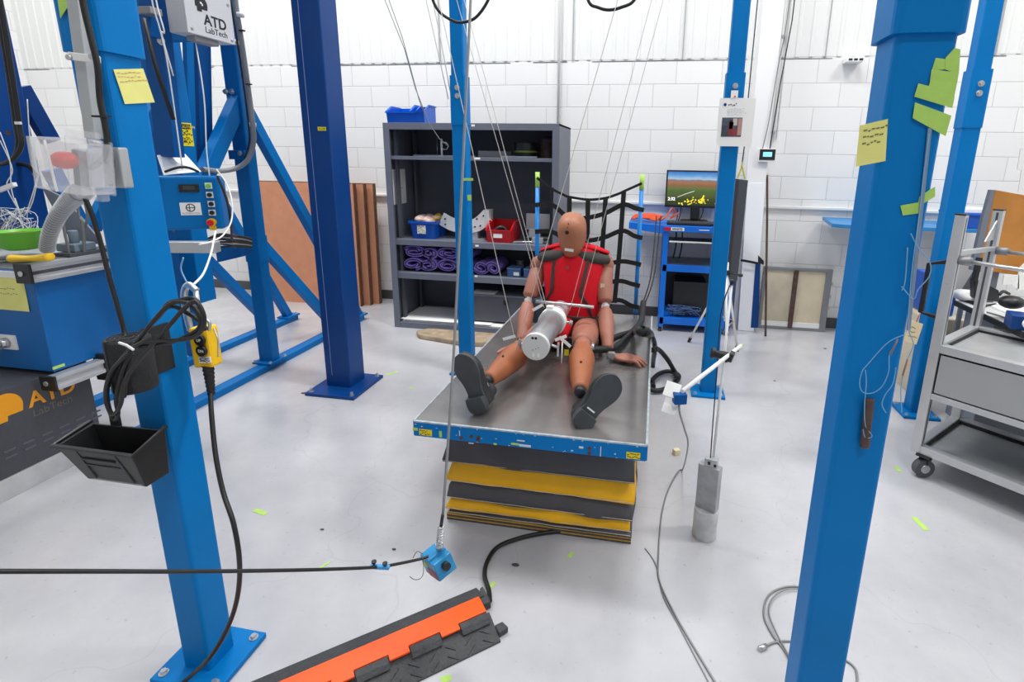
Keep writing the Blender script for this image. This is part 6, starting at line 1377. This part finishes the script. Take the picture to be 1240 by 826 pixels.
    for k in range(3): obj('grip_line', MB().rect([(xl + .062, yf + .006 + k * .008, zt - .03 - k * .02), (xr - .06, yf + .006 + k * .008, zt - .03 - k * .02)], .004, .003), M['panel'], bn)
    obj('back_hanger', MB().box(xl + .06, -1.331, yb - .004, yb + .004, zt + .01, zt + .05), M['blackp'], bn)
    obj('label_strip', MB().box(xl + .06, xr - .02, yf + .022, yf + .026, zb - .004, zb + .008), M['clear'], bn)
build_post_fittings()

# ------------------------------------------------------------------ things stuck on the right foreground post
YF = 1.049
n_ = thing('sticky_note', 'pale yellow note with handwriting wrapped on the right foreground post', 'note', (.385, YF, 1.54))
c0, c1 = P(1041, 152, Y=YF), P(1075, 144, Y=YF); c2, c3 = P(1072, 195, Y=YF), P(1036, 202, Y=YF)
obj('paper', MB().prism([c3, c2, c1, c0], (0, -.001, 0)), M['sticky'], n_)
obj('handwriting', scribble(c3.lerp(c0, .45) + V((.004, -.0012, 0)), c2 - c3, c0 - c3, (c2 - c3).length, (c0 - c3).length * .5, 3, (0, -1, 0), 6, .0022), mat('grey_pen', '#6f7258', .8), n_)
YT = 1.049
for k, (pp, lb) in enumerate(((((1133, 70), (1147, 72), (1150, 77), (1144, 84), (1128, 86)), 'topmost pointed green tape scrap on the right foreground post'), (((1145, 70), (1156, 58), (1163, 60), (1161, 90), (1144, 84)), 'green tape scrap at the top right corner of the stuck cluster'), (((1128, 84), (1161, 88), (1159, 100), (1126, 98)), 'second green tape strip from the top of the stuck cluster'), (((1127, 96), (1159, 100), (1155, 119), (1124, 106)), 'middle green tape strip of the stuck cluster'), (((1112, 101), (1124, 104), (1156, 117), (1153, 131), (1107, 117)), 'widest green tape strip of the stuck cluster'), (((1108, 124), (1152, 140), (1145, 165), (1105, 143)), 'lowest green tape strip of the stuck cluster'))):
    pts = [P(x, y, Y=YT - .0006 * k) for x, y in pp]
    solo('tape_strip', MB().prism(pts[::-1], (0, -.0004, 0)), M['tape'], lb, 'tape', group=None)
solo('tape_strip', MB().prism([P(x, y, Y=YT) for x, y in ((1090, 249), (1112, 245), (1113, 238), (1132, 226), (1132, 238), (1117, 247), (1114, 258), (1093, 261))][::-1], (0, -.001, 0)), M['tape'], 'bent green tape strip below the cluster on the right foreground post', 'tape')
# cover strip, handle and thin tubes
vc = thing('clear_tubing', 'clear thin tubing looped down the right foreground post', 'tubing', tuple(P(1100, 400, Y=1.03)))
tube_m = mat('milky_tubing', '#79b0d6', .3)
for pp in (((1125, 162), (1118, 215), (1113, 260), (1104, 330), (1100, 385), (1101, 402), (1106, 418), (1097, 440), (1091, 470), (1092, 500)), ((1103, 283), (1112, 300), (1126, 318), (1125, 335), (1112, 350), (1106, 362), (1092, 347)), ((1096, 405), (1075, 415), (1052, 440), (1044, 450), (1041, 465), (1045, 475), (1056, 476), (1068, 468), (1076, 450), (1077, 430), (1084, 418)), ((1048, 448), (1049, 465), (1047, 490), (1048, 515), (1056, 528), (1048, 530), (1045, 520)), ((1085, 445), (1081, 465), (1072, 478), (1068, 490), (1073, 500)), ((1099, 300), (1096, 340), (1092, 352))):
    obj('tube_run', MB().tube([P(x, y, Y=1.035) for x, y in pp], .0009, 6, 6), tube_m, vc)
for a, b in (((1087, 411), (1078, 430)), ((1099, 435), (1093, 455))): obj('brown_splice', MB().cyl(P(*a, Y=1.034), P(*b, Y=1.034), .0016, n=8), mat('brown_splice', '#a07468', .5), vc)
solo('cover_strip', MB().rect([P(1126, 155, Y=1.046), P(1100, 400, Y=1.046)], .006, .002, up=(0, 1, 0)), mat('grey_cover_strip', '#7f93ab', .5), 'narrow grey strip running down the right foreground post', 'strip')
solo('pull_handle', MB().limb([P(1053, 484, Y=1.04), P(1050, 512, Y=1.04), P(1047, 541, Y=1.04)], [(.009, .006), (.009, .006), (.009, .006)], up=(0, -1, 0)), M['rust'], 'short brown rusty bar stuck upright on the right foreground post', 'bar')

# ------------------------------------------------------------------ aluminium trolley, right edge
def build_trolley():
    t = thing('aluminium_trolley', 'aluminium profile trolley with tray top, drawer and lower shelf at right edge', 'trolley', (1.345, 2.66, 0), radians(-44))
    D, Wd = .56, .95; p = .042
    A = M['alu']
    def b(name, *a, m_=A, bev=.002, par=t, **k): return obj(name, bx(*a), m_, par, bev, **k)
    post = b('post', 0, p, 0, p, .13, 1.32); obj('end_cap', bx(-.001, p + .001, -.001, p + .001, 1.32, 1.326), M['blackp'], post)
    obj('slot', bx(p, p + .0006, p * .38, p * .62, .18, 1.31).box(p * .38, p * .62, -.0006, 0, 1.0, 1.001), M['panel'], post)
    post = b('post', 0, p, D - p, D, .13, 1.32); obj('end_cap', bx(-.001, p + .001, D - p - .001, D + .001, 1.32, 1.326), M['blackp'], post); obj('slot', bx(p * .38, p * .62, D - p - .0006, D - p, .70, 1.31), M['panel'], post)
    b('post', Wd - p, Wd, 0, p, .13, .67); b('post', Wd - p, Wd, D - p, D, .13, .67)
    for z0, z1 in ((.13, .17), (.425, .455), (.665, .705)):
        b('rail', p, Wd, 0, p, z0, z1); b('rail', p, Wd, D - p, D, z0, z1); b('rail', 0, p, p, D - p, z0, z1); b('rail', Wd - p, Wd, p, D - p, z0, z1)
    b('top_tray', p, Wd - p, p, D - p, .672, .678, m_=M['galv']); b('lower_shelf', p, Wd - p, p, D - p, .135, .142, m_=M['galv'])
    b('gasket', p - .001, Wd - p, D - p - .008, D - p, .678, .690, m_=M['black']); b('gasket', p, p + .008, p, D - p, .678, .690, m_=M['black'])
    b('gasket', p, Wd - p, D - p - .008, D - p, .142, .160, m_=M['black']); b('gasket', p, p + .008, p, D - p, .142, .160, m_=M['black'])
    b('drawer_front', p + .008, Wd - p, .004, .012, .462, .655, m_=mat('grey_drawer', '#a9abac', .45, .3), bev=.002)
    b('drawer_box', p + .01, Wd - p, .012, D - p, .465, .65, m_=M['panel'])
    b('side_panel', .01, .014, p, D - p, .455, .665, m_=M['galv'])
    for x, y in ((.06, .03), (.06, D - .05), (Wd - .06, .03), (Wd - .06, D - .05)):
        c = obj('caster', MB().cyl((x - .014, y + .01, .05), (x + .014, y - .01, .05), .048, n=24), mat('grey_rubber_tyre', '#55585c', .6), t)
        obj('hub', MB().cyl((x - .017, y + .012, .05), (x + .017, y - .012, .05), .022, n=18), M['zinc'], c)
        obj('fork', MB().prism([(x - .02, y - .03, .13), (x - .02, y + .05, .13), (x - .02, y + .02, .045), (x - .02, y, .045)], (.003, 0, 0)).prism([(x + .017, y - .03, .13), (x + .017, y + .05, .13), (x + .017, y + .02, .045), (x + .017, y, .045)], (.003, 0, 0)).box(x - .03, x + .03, y - .04, y + .05, .118, .13), M['blackp'], c)
    # two horizontal rods with clamps on the tall posts
    for y, z in ((p / 2, 1.115), (D - p / 2, 1.115)):
        rd = obj('clamp_rod', MB().tube([(p, y, z), (.46 if y < .1 else .8, y, z - .01)], .009, 14), M['zinc'], t); obj('clamp', MB().cyl((p, y, z), (p + .05, y, z), .020, n=18), M['steelgrey'], rd)
    obj('cross_profile', MB().rect([(p / 2 + .01, p, 1.145), (p / 2 + .01, D - p, 1.125)], .02, .022), A, t, .002)
    obj('corner_gusset', MB().prism([(p / 2, D - p, 1.17), (p / 2, D - p, 1.27), (p / 2, D - p - .12, 1.17)], (.006, 0, 0)), A, t)
    hd = obj('push_handle', MB().rect([(-.0, .02, 1.10), (-.07, .02, 1.08), (-.07, .02, .84), (0, .02, .83)], .022, .022, up=(0, 1, 0)), M['blackp'], t, .004)
    tg = obj('paper_tag', MB().obox((-.078, .0, .735), (.055, .003, .11), Matrix.Rotation(.12, 3, 'Y')), mat('manila_tag', '#e8d6ae', .7), t, label='manila paper tag')
    obj('tag_string', MB().tube([(-.07, .01, .83), (-.076, .0, .785)], .002, 6), M['redp'], tg)
    obj('print', scribble((-.10, -.0018, .70), (1, 0, 0), ZU, .04, .07, 3, (0, -1, 0), 4, .003), M['ink'], tg)
build_trolley()
# black case on the lower shelf, far right
def in_tr(x, y, z):
    a = radians(-44); return V((1.345 + x * cos(a) - y * sin(a), 2.66 + x * sin(a) + y * cos(a), z))
solo('black_case', MB().prism([in_tr(.50, .15, .143), in_tr(.85, .15, .143), in_tr(.85, .48, .143), in_tr(.50, .48, .143)], (0, 0, .14)), M['blackp'], 'black case on the lower shelf of the trolley at the right edge', 'case', .006)
solo('orange_pouch', MB().prism([in_tr(.47, .30, .29), in_tr(.75, .30, .29), in_tr(.75, .48, .29), in_tr(.47, .48, .29)], (0, 0, .03)), M['oak'], 'flat orange brown pouch on top of the black case at the right edge', 'pouch', .006)

# ------------------------------------------------------------------ work tables behind the trolley
def build_tables():
    # blue wall table
    t = thing('wall_table', 'blue work table against the wall behind the right foreground post', 'table', (2.1, 4.8, 0))
    obj('table_top', MB().prism([(1.44, 4.62, 1.035), (1.52, 4.55, 1.035), (2.75, 4.55, 1.035), (2.75, 5.16, 1.035), (1.52, 5.16, 1.035)], (0, 0, .03)), mat('light_blue_table', '#2a80bf', .4), t, .003)
    for x in (2.05, 2.6):
        for y in (4.62, 5.08): obj('leg', bx(x, x + .05, y, y + .05, 0, 1.035), M['rigdark'], t, .003)
    bb = thing('blue_crate', 'dark blue crate on the wall table beside the far blue post', 'crate', (2.4, 4.7, 1.065))
    obj('shell', bx(2.36, 2.66, 4.58, 4.9, 1.065, 1.18), M['binblue'], bb, .006); obj('rim', bx(2.35, 2.67, 4.57, 4.91, 1.165, 1.185), M['binblue2'], bb, .004)
    solo('paper_pile', bx(2.37, 2.64, 4.6, 4.86, 1.186, 1.215), M['paper'], 'white paper pile on the dark blue crate', 'papers', .002)
    # workbench with dark front edge
    w = thing('workbench', 'grey workbench with dark edged top behind the trolley', 'workbench', (2.6, 3.4, 0))
    tz = .80
    a, b_ = V((1.70, 3.17, tz)), V((1.70, 2.62, tz))
    X0 = 1.815
    obj('bench_top', bx(X0, 3.2, 2.78, 3.40, .725, .75), mat('pale_bench_top', '#c8c9c9', .5), w, .002)
    obj('edge_band', bx(X0 - .012, X0, 2.78, 3.40, .72, .752), M['blackp'], w, .003)
    obj('drawer_pedestal', bx(X0 + .05, X0 + .7, 3.10, 3.38, .03, .725), M['wbpaint'], w, .004)
    obj('door_gap', bx(X0 + .0485, X0 + .05, 3.24, 3.244, .06, .70), M['panel'], w)
    for x, y in ((X0 + .9, 2.84), (3.14, 2.84), (3.14, 3.34)): obj('leg', bx(x, x + .05, y, y + .04, 0, .725), M['wbpaint'], w)
    solo('blue_bin', bx(1.84, 2.00, 3.75, 4.0, .56, .83), M['binblue'], 'blue bin standing behind the grey workbench', 'bin', .008)
    solo('side_cabinet', bx(1.80, 2.05, 3.68, 4.1, 0, .555), M['beige'], 'low beige cabinet carrying the blue bin', 'cabinet', .006)
    # presentation boards
    pb = thing('plywood_board', 'orange brown plywood board behind the trolley at the right edge', 'board', tuple(P(1215, 280, Y=3.45)))
    pq = P(1212, 325, Y=3.46)
    obj('stand_leg', MB().box(pq.x - .015, pq.x + .015, 3.49, 3.52, 0, pq.z + .1), M['wbpaint'], pb)
    obj('board', MB().prism([P(x, y, Y=3.45) for x, y in ((1184, 327), (1191, 298), (1205, 230), (1262, 240), (1262, 300), (1232, 333))], (0, .03, 0)), M['oak'], pb, .003)
    obj('dark_edge', MB().prism([P(x, y, Y=3.44) for x, y in ((1176, 327), (1184, 327), (1191, 298), (1205, 230), (1200, 230), (1190, 266))], (0, .03, 0)), M['wbpaint'], pb)
    wp = thing('display_board', 'slanted white panel behind the trolley posts', 'panel', tuple(P(1165, 330, Y=3.9)))
    obj('face', MB().prism([P(x, y, Y=3.6) for x, y in ((1143, 354), (1152, 304), (1180, 304), (1190, 310), (1160, 358))], (0, .02, 0)), M['white'], wp, .002)
    obj('grey_side', MB().prism([P(x, y, Y=3.62) for x, y in ((1160, 358), (1190, 310), (1194, 318), (1186, 362), (1168, 362))], (0, .02, 0)), M['wbpaint'], wp)
    lgp = P(1170, 352, Y=3.63)
    obj('easel_leg', MB().box(lgp.x - .012, lgp.x + .012, 3.64, 3.66, 0, lgp.z), M['wbpaint'], wp)
    mo = thing('desk_clamp', 'black monitor arm on the grey workbench', 'arm', tuple(P(1190, 350, Y=3.3)))
    obj('mast', MB().rect([P(1186, 312, Y=3.3), P(1180, 340, Y=3.3)], .02, .03, up=(0, 1, 0)), M['blackp'], mo); obj('joint', MB().prism([P(x, y, Y=3.3) for x, y in ((1180, 338), (1192, 342), (1210, 352), (1211, 366), (1180, 362))], (0, .05, 0)), M['blackp'], mo, .004)
    sp = thing('headset', 'round black headset on the grey workbench', 'headset', tuple(P(1225, 366, Y=3.0)))
    obj('ear_cup', MB().ell(P(1225, 366, Y=3.0), (.06, .05, .035)), M['blackp'], sp); obj('band', MB().tube([P(1210, 357, Y=3.0), P(1215, 353, Y=3.02), P(1222, 356, Y=3.05)], .008, 8, 4), M['blackp'], sp)
    for k, (pp, lb) in enumerate(((((1216, 333), (1224, 333), (1226, 345), (1214, 345)), 'small white card leaning under the plywood board'), (((1224, 334), (1234, 333), (1234, 350), (1226, 346)), 'white card beside the small card under the plywood board'), (((1234, 325), (1250, 310), (1250, 350), (1232, 352)), 'white sheet hanging at the right edge below the plywood'), (((1236, 180), (1250, 180), (1250, 232), (1233, 232), (1237, 206), (1232, 205)), 'white papers pinned at the right edge above the plywood'), (((1184, 330), (1193, 329), (1194, 339), (1184, 339)), 'small white block at the foot of the plywood'))):
        solo('white_sheet', MB().prism([P(x, y, Y=3.4) for x, y in pp], (0, .006, 0)), M['paper'], lb, 'paper')
    lp = thing('blue_meter', 'dark blue instrument with white cables on the workbench at the right edge', 'instrument', tuple(P(1235, 385, Y=2.75)))
    q = P(1238, 384, Y=2.86); obj('case', MB().obox(V((q.x + .03, 2.86, .787)), (.16, .12, .07), Matrix.Rotation(-.3, 3, 'Z')), M['navy'], lp, .004)
    for k in range(3): obj('lead', MB().tube([V((q.x + .02 * k, 2.82, .82)), V((q.x - .03 + .02 * k, 2.80, .79)), V((q.x - .0 + .02 * k, 2.80, .755))], .004, 6, 5), M['white'], lp)
    solo('bench_keyboard', MB().prism([P(1158, 362, Z=.752), P(1168, 358, Z=.752), P(1192, 366, Z=.752), P(1186, 372, Z=.752)], (0, 0, .018)), M['blackp'], 'black keyboard on the near corner of the grey workbench', 'keyboard', .003)
    solo('white_cloth', MB().limb([P(1162, 356, Z=.78), P(1172, 358, Z=.785), P(1182, 362, Z=.78)], [(.05, .03), (.06, .035), (.04, .02)]), M['paper'], 'crumpled white cloth at the back of the grey workbench', 'cloth')
    for k, (pp, m_, lb) in enumerate((([(1190, 372), (1205, 368), (1212, 372), (1230, 376), (1250, 374)], 'cable', 'black wire lying on the grey workbench top'), ([(1195, 378), (1215, 384), (1235, 394), (1250, 398)], 'cablegrey', 'grey wire along the front of the workbench top'))):
        solo('bench_wire', MB().tube([P(x, y, Z=.755) for x, y in pp], .004, 6, 6), M[m_], lb, 'wire')
    solo('paper_stack', MB().prism([P(1200, 372, Z=.751), P(1232, 385, Z=.751), P(1250, 378, Z=.751), P(1215, 366, Z=.751)], (0, 0, .008)), M['paper'], 'white papers on the grey workbench top', 'papers')
build_tables()

# ------------------------------------------------------------------ tape scraps and marks on the floor
for k, (px, py, w, l, a, lb) in enumerate(((1114, 634, .025, .085, 1.75, 'green tape strip on the floor under the trolley shadow'), (1087, 568, .02, .05, 1.6, 'green tape scrap on the floor beside the trolley caster'), (315, 620, .022, .07, -.2, 'green tape scrap on the floor right of the left foreground post'), (392, 685, .008, .05, 1.1, 'thin green tape sliver on the floor above the black cable'), (475, 452, .02, .09, .9, 'green tape strip on the floor beside the navy column plate'), (498, 470, .02, .03, .2, 'tiny green tape scrap on the floor before the table corner'), (691, 672, .015, .03, 1.2, 'green tape speck on the floor below the bellows'), (596, 708, .016, .028, 1.1, 'green tape speck on the floor beside the cable ramp end'), (540, 822, .02, .03, .5, 'green tape bit under the front edge of the cable ramp'))):
    q = P(px, py, Z=.001); Rz = Matrix.Rotation(a, 3, 'Z')
    solo('floor_tape', MB().obox(q, (l, w, .001), Rz), M['tape'], lb, 'tape')
q = P(819, 550, Z=0)
solo('foam_block', MB().obox(q + V((0, 0, .015)), (.035, .03, .03), Matrix.Rotation(.5, 3, 'Z')), mat('cream_foam', '#e6dcb8', .8), 'small cream foam cube on the floor right of the table', 'foam block', .003)
for k, (px, py, s_, lb) in enumerate(((624, 684, .012, 'dark rubber chip on the floor left of the bellows cable'), (390, 641, .007, 'tiny dark chip on the floor left of the hanging rod'), (477, 665, .007, 'tiny dark crumb on the floor above the blue cable clip'), (368, 476, .016, 'dark smudge flake beside the navy column plate'), (999, 422, .012, 'dark crumb on the floor below the framed panel'), (938, 461, .008, 'tiny crumb on the floor in the middle of the right bay'))):
    q = P(px, py, Z=.002); solo('floor_crumb', MB().ell(q, (s_ * 1.3, s_ * .8, .002), n=8, m_=4), M['panel'], lb, 'crumb')
# tape flags on the slim post
for k, (x0, y0, x1, y1, lb) in enumerate(((561, 215.5, 573, 219, 'green tape strip across the slim post before the shelving'), (566, 236, 571, 243, 'small torn green tape scrap on the slim post'))):
    a, b = P(x0, y0, Y=3.389), P(x1, y1, Y=3.389)
    solo('post_tape', bx(a.x, b.x, 3.3885, 3.3895, b.z, a.z), M['tape'], lb, 'tape')
